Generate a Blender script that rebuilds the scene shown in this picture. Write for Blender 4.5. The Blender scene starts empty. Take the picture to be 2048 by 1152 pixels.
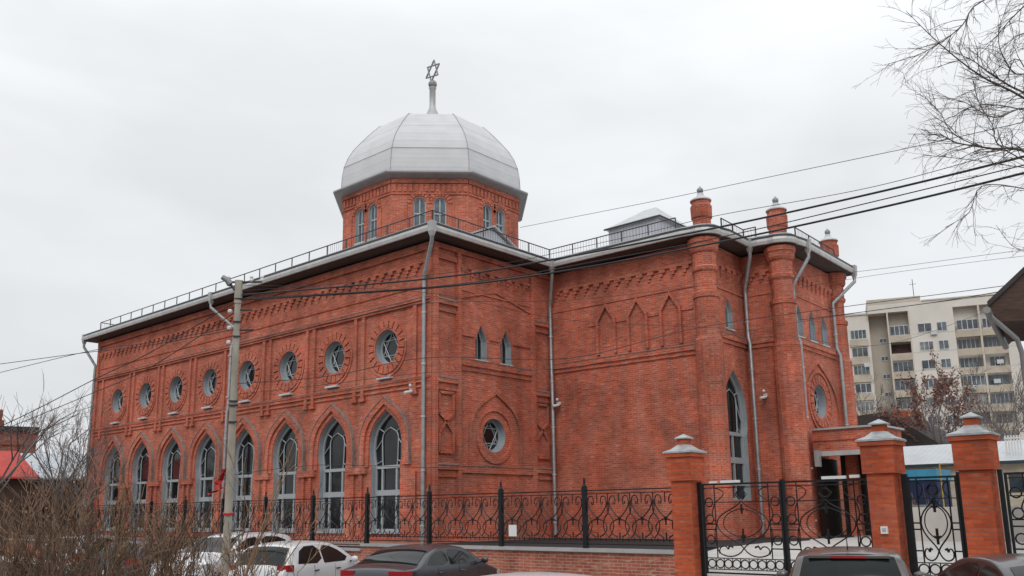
import bpy, bmesh, math, random
from math import sin, cos, pi, radians, sqrt
from mathutils import Vector, Matrix
from mathutils.geometry import tessellate_polygon
random.seed(7)
scn = bpy.context.scene
col = scn.collection

# ------------------------------------------------------------------ camera
CAM = Vector((22.5944, -21.5171, 1.5994))
F_, CX, CY = 1751.1, 998.7, 668.2
YAW, PITCH, ROLL = -0.7316, 0.2015, -0.0114
def ray(u, v):
    x2 = (u-CX)/F_; y2 = -(v-CY)/F_
    cr, sr = cos(ROLL), sin(ROLL)
    r = x2*cr-y2*sr; y = x2*sr+y2*cr
    cp, sp = cos(PITCH), sin(PITCH)
    fw = cp-y*sp; up = sp+y*cp
    cy, sy = cos(YAW), sin(YAW)
    return Vector((r*cy+fw*sy, -r*sy+fw*cy, up))
def at(u, v, d): return CAM+ray(u, v)*d
fwd = ray(CX, CY).normalized()
rt = (ray(CX+100, CY)-ray(CX, CY)).normalized()
upv = rt.cross(fwd)
cam = bpy.data.cameras.new('camera'); camo = bpy.data.objects.new('camera', cam); col.objects.link(camo)
camo.matrix_world = Matrix(((rt.x, upv.x, -fwd.x, CAM.x), (rt.y, upv.y, -fwd.y, CAM.y), (rt.z, upv.z, -fwd.z, CAM.z), (0, 0, 0, 1)))
cam.sensor_width = 36; cam.sensor_fit = 'HORIZONTAL'; cam.lens = F_/2048*36
cam.shift_x = (1024-CX)/2048; cam.shift_y = (CY-576)/2048
cam.clip_start = .1; cam.clip_end = 3000
scn.camera = camo
scn.render.resolution_x = 1024; scn.render.resolution_y = 576

# ------------------------------------------------------------------ light: overcast sky
SUN_EL, SUN_AZ = radians(42), radians(150)
w = bpy.data.worlds.new('World'); scn.world = w; w.use_nodes = True
nt = w.node_tree; N = nt.nodes; Lk = nt.links
N.clear()
out = N.new('ShaderNodeOutputWorld'); bg = N.new('ShaderNodeBackground')
sky = N.new('ShaderNodeTexSky'); sky.sky_type = 'NISHITA'; sky.sun_disc = False
sky.sun_elevation = SUN_EL; sky.sun_rotation = SUN_AZ
tc = N.new('ShaderNodeTexCoord'); sp = N.new('ShaderNodeSeparateXYZ')
Lk.new(tc.outputs['Generated'], sp.inputs[0])
cl = N.new('ShaderNodeMapRange'); cl.inputs[1].default_value = 0; cl.inputs[2].default_value = 1
cl.inputs[3].default_value = 7.1; cl.inputs[4].default_value = 14.0       # cloud layer brighter overhead
Lk.new(sp.outputs['Z'], cl.inputs[0])
mp = N.new('ShaderNodeMapping'); mp.inputs['Scale'].default_value = (1.1, 1.1, 3.2)
Lk.new(tc.outputs['Generated'], mp.inputs[0])
nz = N.new('ShaderNodeTexNoise'); nz.inputs['Scale'].default_value = 1.7; nz.inputs['Detail'].default_value = 4; nz.inputs['Roughness'].default_value = .5
nz.inputs['Distortion'].default_value = .35
Lk.new(mp.outputs[0], nz.inputs['Vector'])
mr = N.new('ShaderNodeMapRange'); mr.inputs[1].default_value = .36; mr.inputs[2].default_value = .66
mr.inputs[3].default_value = .86; mr.inputs[4].default_value = 1.05
Lk.new(nz.outputs['Fac'], mr.inputs[0])
mu = N.new('ShaderNodeMath'); mu.operation = 'MULTIPLY'; Lk.new(cl.outputs[0], mu.inputs[0]); Lk.new(mr.outputs[0], mu.inputs[1])
vs = N.new('ShaderNodeVectorMath'); vs.operation = 'SCALE'; vs.inputs[0].default_value = (.975, .995, 1.02)
Lk.new(mu.outputs[0], vs.inputs['Scale'])
mx = N.new('ShaderNodeMixRGB'); mx.inputs[0].default_value = .96
Lk.new(sky.outputs[0], mx.inputs[1]); Lk.new(vs.outputs[0], mx.inputs[2])
Lk.new(mx.outputs[0], bg.inputs[0]); bg.inputs[1].default_value = 0.1
Lk.new(bg.outputs[0], out.inputs[0])
sd = bpy.data.lights.new('sun', 'SUN'); sd.energy = 0.8; sd.angle = radians(25); sd.color = (1, .98, .95)
so = bpy.data.objects.new('sun', sd); col.objects.link(so)
sdir = Vector((sin(SUN_AZ)*cos(SUN_EL), cos(SUN_AZ)*cos(SUN_EL), sin(SUN_EL)))
so.rotation_euler = sdir.to_track_quat('Z', 'Y').to_euler()
scn.view_settings.view_transform = 'Standard'; scn.view_settings.look = 'None'
scn.view_settings.exposure = 0.0; scn.view_settings.gamma = 1
try: scn.view_settings.use_curve_mapping = False
except Exception: pass

# ------------------------------------------------------------------ materials
def newmat(name):
    m = bpy.data.materials.new(name); m.use_nodes = True
    nt = m.node_tree; b = nt.nodes['Principled BSDF']
    return m, nt, b
def mat(name, c, rough=.6, metal=0, var=.15, scale=3, spec=.5, c2=None, bump=0, stretch=None):
    m, nt, b = newmat(name); N = nt.nodes; L = nt.links
    b.inputs['Roughness'].default_value = rough; b.inputs['Metallic'].default_value = metal
    b.inputs['Specular IOR Level'].default_value = spec
    g = N.new('ShaderNodeNewGeometry'); n = N.new('ShaderNodeTexNoise')
    n.inputs['Scale'].default_value = scale; n.inputs['Detail'].default_value = 6; n.inputs['Roughness'].default_value = .62
    if stretch:
        mp = N.new('ShaderNodeMapping'); mp.inputs['Scale'].default_value = stretch
        L.new(g.outputs['Position'], mp.inputs[0]); L.new(mp.outputs[0], n.inputs['Vector'])
    else: L.new(g.outputs['Position'], n.inputs['Vector'])
    r = N.new('ShaderNodeMapRange'); r.inputs[1].default_value = .3; r.inputs[2].default_value = .7
    L.new(n.outputs['Fac'], r.inputs[0])
    mx = N.new('ShaderNodeMixRGB'); L.new(r.outputs[0], mx.inputs[0])
    if c2 is None: c2 = tuple(x*(1-var*2) for x in c)
    mx.inputs[1].default_value = (*c, 1); mx.inputs[2].default_value = (*c2, 1)
    L.new(mx.outputs[0], b.inputs['Base Color'])
    if bump:
        bp = N.new('ShaderNodeBump'); bp.inputs['Strength'].default_value = bump; bp.inputs['Distance'].default_value = .02
        L.new(n.outputs['Fac'], bp.inputs['Height']); L.new(bp.outputs[0], b.inputs['Normal'])
    return m
def wallcoord(nt):
    """(along-wall, height) coordinates in metres from world position and true normal"""
    N = nt.nodes; L = nt.links
    g = N.new('ShaderNodeNewGeometry')
    sn = N.new('ShaderNodeSeparateXYZ'); L.new(g.outputs['True Normal'], sn.inputs[0])
    sp = N.new('ShaderNodeSeparateXYZ'); L.new(g.outputs['Position'], sp.inputs[0])
    def M(op, a, b=None, v=None):
        x = N.new('ShaderNodeMath'); x.operation = op
        if hasattr(a, 'links'): L.new(a, x.inputs[0])
        else: x.inputs[0].default_value = a
        if b is not None:
            if hasattr(b, 'links'): L.new(b, x.inputs[1])
            else: x.inputs[1].default_value = b
        return x.outputs[0]
    u = M('SUBTRACT', M('MULTIPLY', sn.outputs['X'], sp.outputs['Y']), M('MULTIPLY', sn.outputs['Y'], sp.outputs['X']))
    flat = M('GREATER_THAN', M('ABSOLUTE', sn.outputs['Z']), .7)
    inv = M('SUBTRACT', 1.0, flat)
    uu = M('ADD', M('MULTIPLY', u, inv), M('MULTIPLY', sp.outputs['X'], flat))
    vv = M('ADD', M('MULTIPLY', sp.outputs['Z'], inv), M('MULTIPLY', sp.outputs['Y'], flat))
    c = N.new('ShaderNodeCombineXYZ'); L.new(uu, c.inputs[0]); L.new(vv, c.inputs[1])
    return g, c, M
def brickmat(name, c1, c2, mortar, bw=.26, rh=.077, ms=.009, pale=(.42, .22, .15), palev=.25, dark=.55):
    m, nt, b = newmat(name); N = nt.nodes; L = nt.links
    g, c, M = wallcoord(nt)
    t = N.new('ShaderNodeTexBrick'); L.new(c.outputs[0], t.inputs['Vector'])
    t.inputs['Scale'].default_value = 1; t.inputs['Brick Width'].default_value = bw; t.inputs['Row Height'].default_value = rh
    t.inputs['Mortar Size'].default_value = ms; t.inputs['Mortar Smooth'].default_value = .2; t.inputs['Bias'].default_value = -.1
    t.inputs['Color1'].default_value = (*c1, 1); t.inputs['Color2'].default_value = (*c2, 1); t.inputs['Mortar'].default_value = (*mortar, 1)
    # large tonal drift and paler blotches
    n1 = N.new('ShaderNodeTexNoise'); n1.inputs['Scale'].default_value = .55; n1.inputs['Detail'].default_value = 7; n1.inputs['Roughness'].default_value = .65
    L.new(g.outputs['Position'], n1.inputs['Vector'])
    r1 = N.new('ShaderNodeMapRange'); r1.inputs[1].default_value = .34; r1.inputs[2].default_value = .64; r1.inputs[3].default_value = dark+.1; r1.inputs[4].default_value = 1.15
    L.new(n1.outputs['Fac'], r1.inputs[0])
    # row-wise and brick-wise speckle, wide and low like single courses
    mp = N.new('ShaderNodeMapping'); mp.inputs['Scale'].default_value = (3.2, 12.99, 1); L.new(c.outputs[0], mp.inputs[0])
    wn = N.new('ShaderNodeTexNoise'); wn.inputs['Scale'].default_value = 1; wn.inputs['Detail'].default_value = 2
    L.new(mp.outputs[0], wn.inputs['Vector'])
    r2 = N.new('ShaderNodeMapRange'); r2.inputs[1].default_value = .58; r2.inputs[2].default_value = .8; r2.inputs[3].default_value = 0; r2.inputs[4].default_value = palev*2
    L.new(wn.outputs['Fac'], r2.inputs[0])
    r3 = N.new('ShaderNodeMapRange'); r3.inputs[1].default_value = .42; r3.inputs[2].default_value = .2; r3.inputs[3].default_value = 1; r3.inputs[4].default_value = .5
    L.new(wn.outputs['Fac'], r3.inputs[0])
    mx = N.new('ShaderNodeMixRGB'); L.new(r2.outputs[0], mx.inputs[0]); L.new(t.outputs['Color'], mx.inputs[1]); mx.inputs[2].default_value = (*pale, 1)
    s = N.new('ShaderNodeVectorMath'); s.operation = 'SCALE'; L.new(mx.outputs[0], s.inputs[0]); L.new(M('MULTIPLY', r1.outputs[0], r3.outputs[0]), s.inputs['Scale'])
    # lime bloom: soft pale patches with their own outline
    nb = N.new('ShaderNodeTexNoise'); nb.inputs['Scale'].default_value = .38; nb.inputs['Detail'].default_value = 9; nb.inputs['Roughness'].default_value = .72
    mo = N.new('ShaderNodeVectorMath'); mo.operation = 'ADD'; mo.inputs[1].default_value = (13, 5, 2); L.new(g.outputs['Position'], mo.inputs[0]); L.new(mo.outputs[0], nb.inputs['Vector'])
    rb_ = N.new('ShaderNodeMapRange'); rb_.inputs[1].default_value = .54; rb_.inputs[2].default_value = .72; rb_.inputs[3].default_value = 0; rb_.inputs[4].default_value = .26
    L.new(nb.outputs['Fac'], rb_.inputs[0])
    mb_ = N.new('ShaderNodeMixRGB'); L.new(rb_.outputs[0], mb_.inputs[0]); L.new(s.outputs[0], mb_.inputs[1]); mb_.inputs[2].default_value = (*pale, 1); s = mb_
    # vertical rain streaks
    m2 = N.new('ShaderNodeMapping'); m2.inputs['Scale'].default_value = (1.6, .12, 1); L.new(c.outputs[0], m2.inputs[0])
    n3 = N.new('ShaderNodeTexNoise'); n3.inputs['Scale'].default_value = 1; n3.inputs['Detail'].default_value = 5; L.new(m2.outputs[0], n3.inputs['Vector'])
    r4 = N.new('ShaderNodeMapRange'); r4.inputs[1].default_value = .35; r4.inputs[2].default_value = .65; r4.inputs[3].default_value = .86; r4.inputs[4].default_value = 1.08
    L.new(n3.outputs['Fac'], r4.inputs[0])
    s2 = N.new('ShaderNodeVectorMath'); s2.operation = 'SCALE'; L.new(s.outputs[0], s2.inputs[0]); L.new(r4.outputs[0], s2.inputs['Scale'])
    L.new(s2.outputs[0], b.inputs['Base Color'])
    b.inputs['Roughness'].default_value = .88; b.inputs['Specular IOR Level'].default_value = .25
    bp = N.new('ShaderNodeBump'); bp.inputs['Strength'].default_value = .5; bp.inputs['Distance'].default_value = .01; bp.invert = True
    L.new(t.outputs['Fac'], bp.inputs['Height']); L.new(bp.outputs[0], b.inputs['Normal'])
    return m
def seammat(name, c, step, rough=.4, metal=.6, vertical=False, seam=.55, var=.08):
    """sheet metal with thin lap seams every `step` metres"""
    m, nt, b = newmat(name); N = nt.nodes; L = nt.links
    g, c0, M = wallcoord(nt)
    s = N.new('ShaderNodeSeparateXYZ'); L.new(c0.outputs[0], s.inputs[0])
    ax = s.outputs['X' if vertical else 'Y']
    fr = M('FRACT', M('DIVIDE', ax, step))
    line = M('LESS_THAN', fr, .1)
    n = N.new('ShaderNodeTexNoise'); n.inputs['Scale'].default_value = 1.2; n.inputs['Detail'].default_value = 6; L.new(g.outputs['Position'], n.inputs['Vector'])
    r = N.new('ShaderNodeMapRange'); r.inputs[1].default_value = .3; r.inputs[2].default_value = .7; r.inputs[3].default_value = 1-var*2; r.inputs[4].default_value = 1
    L.new(n.outputs['Fac'], r.inputs[0])
    k = M('MULTIPLY', r.outputs[0], M('SUBTRACT', 1.0, M('MULTIPLY', line, 1-seam)))
    v = N.new('ShaderNodeVectorMath'); v.operation = 'SCALE'; v.inputs[0].default_value = c; L.new(k, v.inputs['Scale'])
    L.new(v.outputs[0], b.inputs['Base Color'])
    b.inputs['Roughness'].default_value = rough; b.inputs['Metallic'].default_value = metal
    bp = N.new('ShaderNodeBump'); bp.inputs['Strength'].default_value = .3; bp.inputs['Distance'].default_value = .01
    L.new(line, bp.inputs['Height']); L.new(bp.outputs[0], b.inputs['Normal'])
    return m
BR = brickmat('red_brick', (.63, .138, .071), (.43, .086, .050), (.46, .25, .19), ms=.011, palev=.55, pale=(.66, .33, .23))
BR2 = brickmat('orange_brick', (.52, .098, .036), (.38, .062, .027), (.28, .11, .07), pale=(.56, .27, .18), palev=.2, dark=.72)
BR3 = brickmat('old_brick', (.40, .12, .075), (.30, .08, .055), (.42, .28, .22), pale=(.60, .40, .28), palev=.55, dark=.6)
BRF = brickmat('far_brick', (.34, .085, .05), (.26, .06, .04), (.3, .16, .12))
GREY = mat('grey_paint', (.36, .40, .43), .55, var=.1)
LGREY = mat('pale_grey_metal', (.50, .50, .50), .45, .3, var=.12, scale=2)
GUT = mat('gutter_metal', (.56, .55, .54), .45, .35, var=.14, scale=2.5)
PIPE = mat('downpipe_zinc', (.40, .40, .41), .4, .45, var=.18, scale=5)
SOFF = mat('soffit_boards', (.115, .098, .09), .8, var=.2, stretch=(1, 1, 8), scale=6)
DARKM = mat('dark_edge_metal', (.07, .07, .075), .5, .3)
ROOFM = seammat('roof_sheet', (.5, .51, .52), .55, .5, .2)
DOMEM = seammat('dome_sheet', (.66, .66, .675), .24, .75, .05, seam=.93, var=.05)
CLAD = seammat('clad_sheet', (.55, .56, .60), .16, .5, .2, vertical=True, seam=.72)
SKIRT = mat('skirt_metal', (.30, .30, .30), .5, .3, var=.1)
CAPM = mat('zinc_cap', (.50, .53, .54), .4, .25, var=.2, scale=6)
SNOW = mat('old_snow', (.60, .62, .63), .7, var=.12, scale=4)
IRON = mat('black_iron', (.016, .017, .02), .45, .4, var=.2, scale=8)
GLASS = mat('window_glass', (.016, .019, .022), .07, 0, var=.35, scale=1.5, spec=.48)
DGLASS = mat('drum_glass', (.13, .17, .20), .10, 0, var=.3, scale=2.5, spec=.9)
TRAC = mat('tracery_metal', (.42, .45, .47), .5, .1, var=.08)
FLASH = mat('flashing', (.38, .29, .26), .6, .1, var=.25, scale=6)
PLATE = mat('white_plastic', (.75, .75, .74), .4, var=.04)
CONC = mat('pole_concrete', (.56, .51, .42), .85, var=.26, scale=2.2, stretch=(1, 1, .5), bump=.4)
REDC = mat('red_cloth', (.55, .03, .03), .7, var=.15)
CABLE = mat('cable_rubber', (.03, .03, .035), .6)
ASPH = mat('asphalt', (.016, .017, .019), .9, var=.25, scale=1.2, bump=.3)
ROADM = mat('road_asphalt', (.07, .068, .066), .7, var=.3, scale=.8, bump=.3)
PAVE = mat('light_paving', (.60, .58, .55), .8, var=.12, scale=1.5, bump=.2)
SOIL = mat('winter_soil', (.16, .13, .10), .95, var=.35, scale=1.2, bump=.6)

# ------------------------------------------------------------------ mesh helpers
class MB:
    def __init__(s): s.v = []; s.f = []
    def add(s, vs, fs):
        o = len(s.v); s.v += [tuple(v) for v in vs]; s.f += [tuple(i+o for i in f) for f in fs]; return s
    def box(s, x0, x1, y0, y1, z0, z1):
        return s.add([(x, y, z) for z in (z0, z1) for y in (y0, y1) for x in (x0, x1)],
                     [(0, 2, 3, 1), (4, 5, 7, 6), (0, 1, 5, 4), (2, 6, 7, 3), (0, 4, 6, 2), (1, 3, 7, 5)])
    def tube(s, pts, r0, r1=None, k=6, cap=True):
        pts = [Vector(p) for p in pts]; n = len(pts); r1 = r0 if r1 is None else r1
        o = len(s.v); up = Vector((0, 0, 1)); prev = None
        for i, p in enumerate(pts):
            t = (pts[min(i+1, n-1)]-pts[max(i-1, 0)])
            if t.length < 1e-9: t = Vector((0, 0, 1))
            t.normalize()
            a = prev if prev is not None else (up if abs(t.z) < .9 else Vector((1, 0, 0)))
            a = (a-t*a.dot(t))
            if a.length < 1e-6: a = t.orthogonal()
            a.normalize(); prev = a; b = t.cross(a); r = r0+(r1-r0)*i/max(1, n-1)
            for j in range(k):
                q = 2*pi*j/k; s.v.append(tuple(p+a*(r*cos(q))+b*(r*sin(q))))
        for i in range(n-1):
            for j in range(k):
                a, b = o+i*k+j, o+i*k+(j+1) % k
                s.f.append((a, b, b+k, a+k))
        if cap: s.f.append(tuple(o+j for j in range(k))[::-1]); s.f.append(tuple(o+(n-1)*k+j for j in range(k)))
        return s
    def lathe(s, c, prof, k=16, a0=0):
        """prof: (r,z) list bottom to top around vertical axis"""
        o = len(s.v)
        for r, z in prof:
            for j in range(k):
                q = a0+2*pi*j/k; s.v.append((c[0]+r*cos(q), c[1]+r*sin(q), c[2]+z))
        for i in range(len(prof)-1):
            for j in range(k):
                a, b = o+i*k+j, o+i*k+(j+1) % k; s.f.append((a, b, b+k, a+k))
        s.f.append(tuple(o+j for j in range(k))[::-1]); s.f.append(tuple(o+(len(prof)-1)*k+j for j in range(k)))
        return s
    def sphere(s, c, r, k=10):
        return s.lathe(c, [(max(.001, r*cos(t)), r*sin(t)) for t in [(-pi/2)+pi*i/k for i in range(k+1)]], k)
    def prism(s, poly, z0, z1):
        """plan polygon extruded upwards"""
        n = len(poly); tr = tess(poly)
        return s.add([(x, y, z0) for x, y in poly]+[(x, y, z1) for x, y in poly],
                     [t[::-1] for t in tr]+[tuple(i+n for i in t) for t in tr]+[(i, (i+1) % n, (i+1) % n+n, i+n) for i in range(n)])
def tess(outer, holes=()):
    loops = [[Vector((p[0], p[1], 0)) for p in outer]]+[[Vector((p[0], p[1], 0)) for p in h] for h in holes]
    flat = [p for l in loops for p in l]
    tr = []
    for t in tessellate_polygon(loops):
        a, b, c = (flat[i] for i in t)
        cr = (b-a).cross(c-a).z
        if abs(cr) < 1e-10: continue
        tr.append(tuple(t) if cr > 0 else tuple(t)[::-1])
    return tr
def obj(name, mb, m, parent=None, smooth=None, label=None, loc=None):
    me = bpy.data.meshes.new(name); me.from_pydata(mb.v, [], mb.f); me.materials.append(m)
    if smooth is not None:
        me.shade_smooth(); me.set_sharp_from_angle(angle=radians(smooth))
    me.update()
    o = bpy.data.objects.new(name, me); col.objects.link(o)
    if parent: o.parent = parent
    if label: o['label'] = label
    if loc: o.location = loc
    return o
def tag(o, label=None, cat=None, group=None, kind=None):
    if label: o['label'] = label
    if cat: o['category'] = cat
    if group: o['group'] = group
    if kind: o['kind'] = kind
    return o
def thing(name, label, cat, loc=(0, 0, 0), rz=0, group=None):
    o = bpy.data.objects.new(name, None); col.objects.link(o); o.location = loc; o.rotation_euler = (0, 0, rz)
    o.empty_display_size = .2
    return tag(o, label, cat, group)
def copy_tree(o, parent=None):
    c = o.copy(); col.objects.link(c)
    if parent: c.parent = parent
    for ch in [x for x in bpy.data.objects if x.parent == o]: copy_tree(ch, c)
    return c

class Fr:
    """wall plane: u along, z up, n outward"""
    def __init__(s, o, ud, nd): s.o = Vector((*o, 0)); s.u = Vector((*ud, 0)).normalized(); s.n = Vector((*nd, 0)).normalized()
    def p(s, u, z, n=0): return s.o+s.u*u+s.n*n+Vector((0, 0, z))
    @property
    def hand(s): return s.u.cross(Vector((0, 0, 1))).dot(s.n) > 0
def fbox(mb, F, u0, u1, z0, z1, n0, n1):
    vs = [F.p(u, z, n) for n in (n0, n1) for z in (z0, z1) for u in (u0, u1)]
    fs = [(0, 2, 3, 1), (4, 5, 7, 6), (0, 1, 5, 4), (2, 6, 7, 3), (0, 4, 6, 2), (1, 3, 7, 5)]
    if not F.hand: fs = [f[::-1] for f in fs]
    return mb.add(vs, fs)
def fprism(mb, F, poly, n0, n1, holes=()):
    loops = [poly]+list(holes); n = sum(map(len, loops)); tr = tess(poly, holes)
    flat = [p for l in loops for p in l]
    vs = [F.p(u, z, n0) for u, z in flat]+[F.p(u, z, n1) for u, z in flat]
    fs = [t[::-1] for t in tr]+[tuple(i+n for i in t) for t in tr]
    o = 0
    for l in loops:
        k = len(l)
        for i in range(k): a, b = o+i, o+(i+1) % k; fs.append((a, b, b+n, a+n))
        o += k
    if not F.hand: fs = [f[::-1] for f in fs]
    return mb.add(vs, fs)
def fsheet(mb, F, poly, n0, holes=()):
    tr = tess(poly, holes); flat = [p for l in [poly]+list(holes) for p in l]
    if not F.hand: tr = [t[::-1] for t in tr]
    return mb.add([F.p(u, z, n0) for u, z in flat], tr)
def freveal(mb, F, poly, n0, n1):
    n = len(poly)
    return mb.add([F.p(u, z, n0) for u, z in poly]+[F.p(u, z, n1) for u, z in poly], [(i, (i+1) % n, (i+1) % n+n, i+n) for i in range(n)])
def bez(a, b, c, d, n=8):
    return [tuple(a[k]*(1-t)**3+3*b[k]*t*(1-t)**2+3*c[k]*t*t*(1-t)+d[k]*t**3 for k in (0, 1)) for t in [i/n for i in range(n+1)]]
def arch(c, z0, hs, zs, hb, zb, za):
    """outline of pointed horseshoe opening, counter-clockwise from bottom left"""
    R = [(hs, z0), (hs, zs)]
    if hb > hs: R += bez((hs, zs), (hs+.02, zs+.1), (hb, zb-.22), (hb, zb), 4)[1:]
    R += bez((hb, zb), (hb, zb+(za-zb)*.60), (hb*.66, za-(za-zb)*.29), (0, za), 8)[1:]
    return [(c-x, z) for x, z in R[:-1]][:]+[(c, R[-1][1])]+[(c+x, z) for x, z in R[:-1]][::-1]
def circle(c, z, r, n=28, a0=0): return [(c+r*cos(a0+2*pi*i/n), z+r*sin(a0+2*pi*i/n)) for i in range(n)]
def scalep(poly, c, z, sx, sz): return [(c+(u-c)*sx, z+(y-z)*sz) for u, y in poly]
def fline(mb, F, pts, w, n, k=4):
    mb.tube([F.p(u, z, n) for u, z in pts], w, k=k)

# ------------------------------------------------------------------ ground
def grid_sheet(name, x0, x1, y0, y1, z, m, n=1):
    mb = MB(); mb.add([(x0, y0, z), (x1, y0, z), (x1, y1, z), (x0, y1, z)], [(0, 1, 2, 3)])
    return tag(obj(name, mb, m), kind='structure')
grid_sheet('ground', -900, 900, -900, 900, -.55, SOIL)
grid_sheet('road', -120, 120, -40, -11.9, -.504, ROADM)
grid_sheet('parking_strip', -60, 40, -11.9, -4.6, -.50, ROADM)
mb = MB(); mb.box(-60, 11.0, -4.6, -3.45, -.54, -.36); tag(obj('pavement', mb, PAVE), kind='structure')
mb = MB(); mb.add([(11.0, -4.9, -.49), (40, -4.9, -.49), (40, -3.1, .14), (11.0, -3.1, .14)], [(0, 1, 2, 3)])
mb.add([(11.0, -4.9, -.49), (11.0, -3.1, .14), (11.0, -3.1, -.5)], [(0, 1, 2)])
tag(obj('driveway_apron', mb, PAVE), kind='structure')
# raised courtyard of dark asphalt, and the pale drive rising from the gate
mb = MB(); mb.add([(-60, -3.2, .60), (.2, -3.2, .60), (.2, 40, .60), (-60, 40, .60)], [(0, 1, 2, 3)])
tag(obj('footpath', mb, mat('worn_paving', (.34, .25, .21), .85, var=.2, scale=1.5)), kind='structure')
mb = MB(); mb.add([(.2, -3.2, .60), (10.3, -3.2, .60), (10.3, 40, .60), (.2, 40, .60)], [(0, 1, 2, 3)])
mb.add([(10.3, -3.2, .60), (10.3, 1.5, .60), (10.3, 1.5, .0), (10.3, -3.2, .0)], [(3, 2, 1, 0)])
tag(obj('courtyard_ground', mb, ASPH), kind='structure')
rndp = random.Random(2); edge = []
for k in range(24):
    y = 1.5+k*.6; edge.append((10.25+.22*sin(k*.9)+rndp.uniform(-.12, .12)-.03*max(0, y-6), y, .606))
mb = MB(); mb.add([(10.304, -3.1, .14), (40, -3.1, .14), (40, 1.5, .606), (10.304, 1.5, .606)], [(0, 1, 2, 3)])
n = len(edge); mb.add(edge+[(60, e[1], .606) for e in edge], [(i, i+n, i+n+1, i+1) for i in range(n-1)])
mb.add([(9.9, edge[-1][1], .606), (60, edge[-1][1], .606), (60, 40, .606), (9.9, 40, .606)], [(0, 1, 2, 3)])
tag(obj('courtyard_paving', mb, PAVE), kind='structure')

# ------------------------------------------------------------------ the brick building
TH = .023; D2 = 6.87; L_ = 27.76; W3 = 7.35; D3 = 9.87; W4 = 9.0; D5 = 15.4; ZB = .3; ZT = 11.5
def Wp(x, y):
    return (x*cos(TH)-(y-D2)*sin(TH), D2+x*sin(TH)+(y-D2)*cos(TH))
B = thing('brick_building', 'large red brick building with silver dome and arched windows behind the iron fence', 'building')
F1 = Fr((0, 0), (1, 0), (0, -1))                      # long front, u = x (negative)
F2 = Fr((0, 0), (0, 1), (1, 0))                       # short side, u = y
d3 = (cos(TH), sin(TH)); e3 = (-sin(TH), cos(TH))
F3 = Fr((0, D2), d3, (e3[0]*-1, e3[1]*-1))            # wing front, u = x
FA = Fr(Wp(W3, D2), e3, d3)                           # u = distance from tower
FB = Fr(Wp(W3, D3), d3, (-e3[0], -e3[1]))
FC = Fr(Wp(W4, D3), e3, d3)

def walls(F, u0, u1, holes, z0=ZB, z1=ZT, n=0):
    mb = MB(); fsheet(mb, F, [(u0, z0), (u1, z0), (u1, z1), (u0, z1)], n, holes)
    return obj('wall', mb, BR, B)

def tracery_star(mb, F, c, z, r, n, w=.022):
    for k in (0, 1):
        pts = [(c+r*sin(2*pi*(i/3)+k*pi), z+r*cos(2*pi*(i/3)+k*pi)) for i in range(4)]
        for a, b in zip(pts, pts[1:]): fline(mb, F, [a, b], w, n)

def round_window(F, c, z, r, rec, ring=True, nv=22):
    op = circle(c, z, r)
    fr = MB(); fprism(fr, F, circle(c, z, r), -rec, -rec+.06, [circle(c, z, r-.09)])
    tracery_star(fr, F, c, z, (r-.06)*1.0, -rec+.04)
    pts = circle(c, z, r*.60, 20); fline(fr, F, pts+[pts[0]], .016, -rec+.04)
    win = obj('window', fr, TRAC, B)
    g = MB(); fsheet(g, F, circle(c, z, r-.01), -rec+.012); obj('pane', g, GLASS, win)
    rv = MB(); freveal(rv, F, op, 0.0, -rec-.02); obj('reveal', rv, GREY, win)
    return op

def voussoirs(mb, F, c, z, r0, r1, n=20, gap=.22, pr=.06):
    for i in range(n):
        a = 2*pi*i/n; da = 2*pi/n*(1-gap)/2
        fprism(mb, F, [(c+r*cos(q), z+r*sin(q)) for r, q in ((r0, a-da), (r1, a-da), (r1, a+da), (r0, a+da))], 0, pr)

def tall_window(F, c, z0, hs, zs, hb, zb, za, rec, bars, mull, pane=GLASS, inner=True, sm=1.0):
    op = arch(c, z0, hs, zs, hb, zb, za)
    fr = MB()
    cz = (z0+za)/2
    inn = arch(c, z0+.09, hs-.07, zs, hb-.07 if hb > hs else hs-.07, zb, za-.13)
    fprism(fr, F, op, -rec, -rec+.07, [inn])
    for zz, h in bars: fbox(fr, F, c-hs+.02, c+hs-.02, zz-h/2, zz+h/2, -rec+.003, -rec+.09)
    ztop = max([b[0] for b in bars]) if bars else za
    for m in mull: fbox(fr, F, c+m-.045*sm, c+m+.045*sm, z0+.02, ztop, -rec+.006, -rec+.08)
    if inner:
        m = abs(mull[0]) if mull and mull[0] else hs*.52
        ip = arch(c, ztop, m, ztop+.08, m*1.12, ztop+.55*(za-ztop)*.9, za-.30*(za-ztop))
        for a, b in zip(ip, ip[1:]): fline(fr, F, [a, b], .026, -rec+.05)
        oc = arch(c, ztop, hs-.05, zs, hb-.05, zb, za-.1)
        for t in (.18, .42, .70):                                     # radial bars between the two arches
            for s_ in (-1, 1):
                k = int(t*(len(ip)//2)); p0 = ip[k] if s_ < 0 else ip[len(ip)-1-k]
                k2 = int(t*(len(oc)//2)+.5); p1 = oc[k2] if s_ < 0 else oc[len(oc)-1-k2]
                fline(fr, F, [p0, p1], .024, -rec+.05)
    win = obj('window', fr, TRAC, B)
    g = MB(); fsheet(g, F, op, -rec+.012); obj('pane', g, pane, win)
    rv = MB(); freveal(rv, F, op, 0.0, -rec-.02); obj('reveal', rv, GREY, win)
    return op, win

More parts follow.
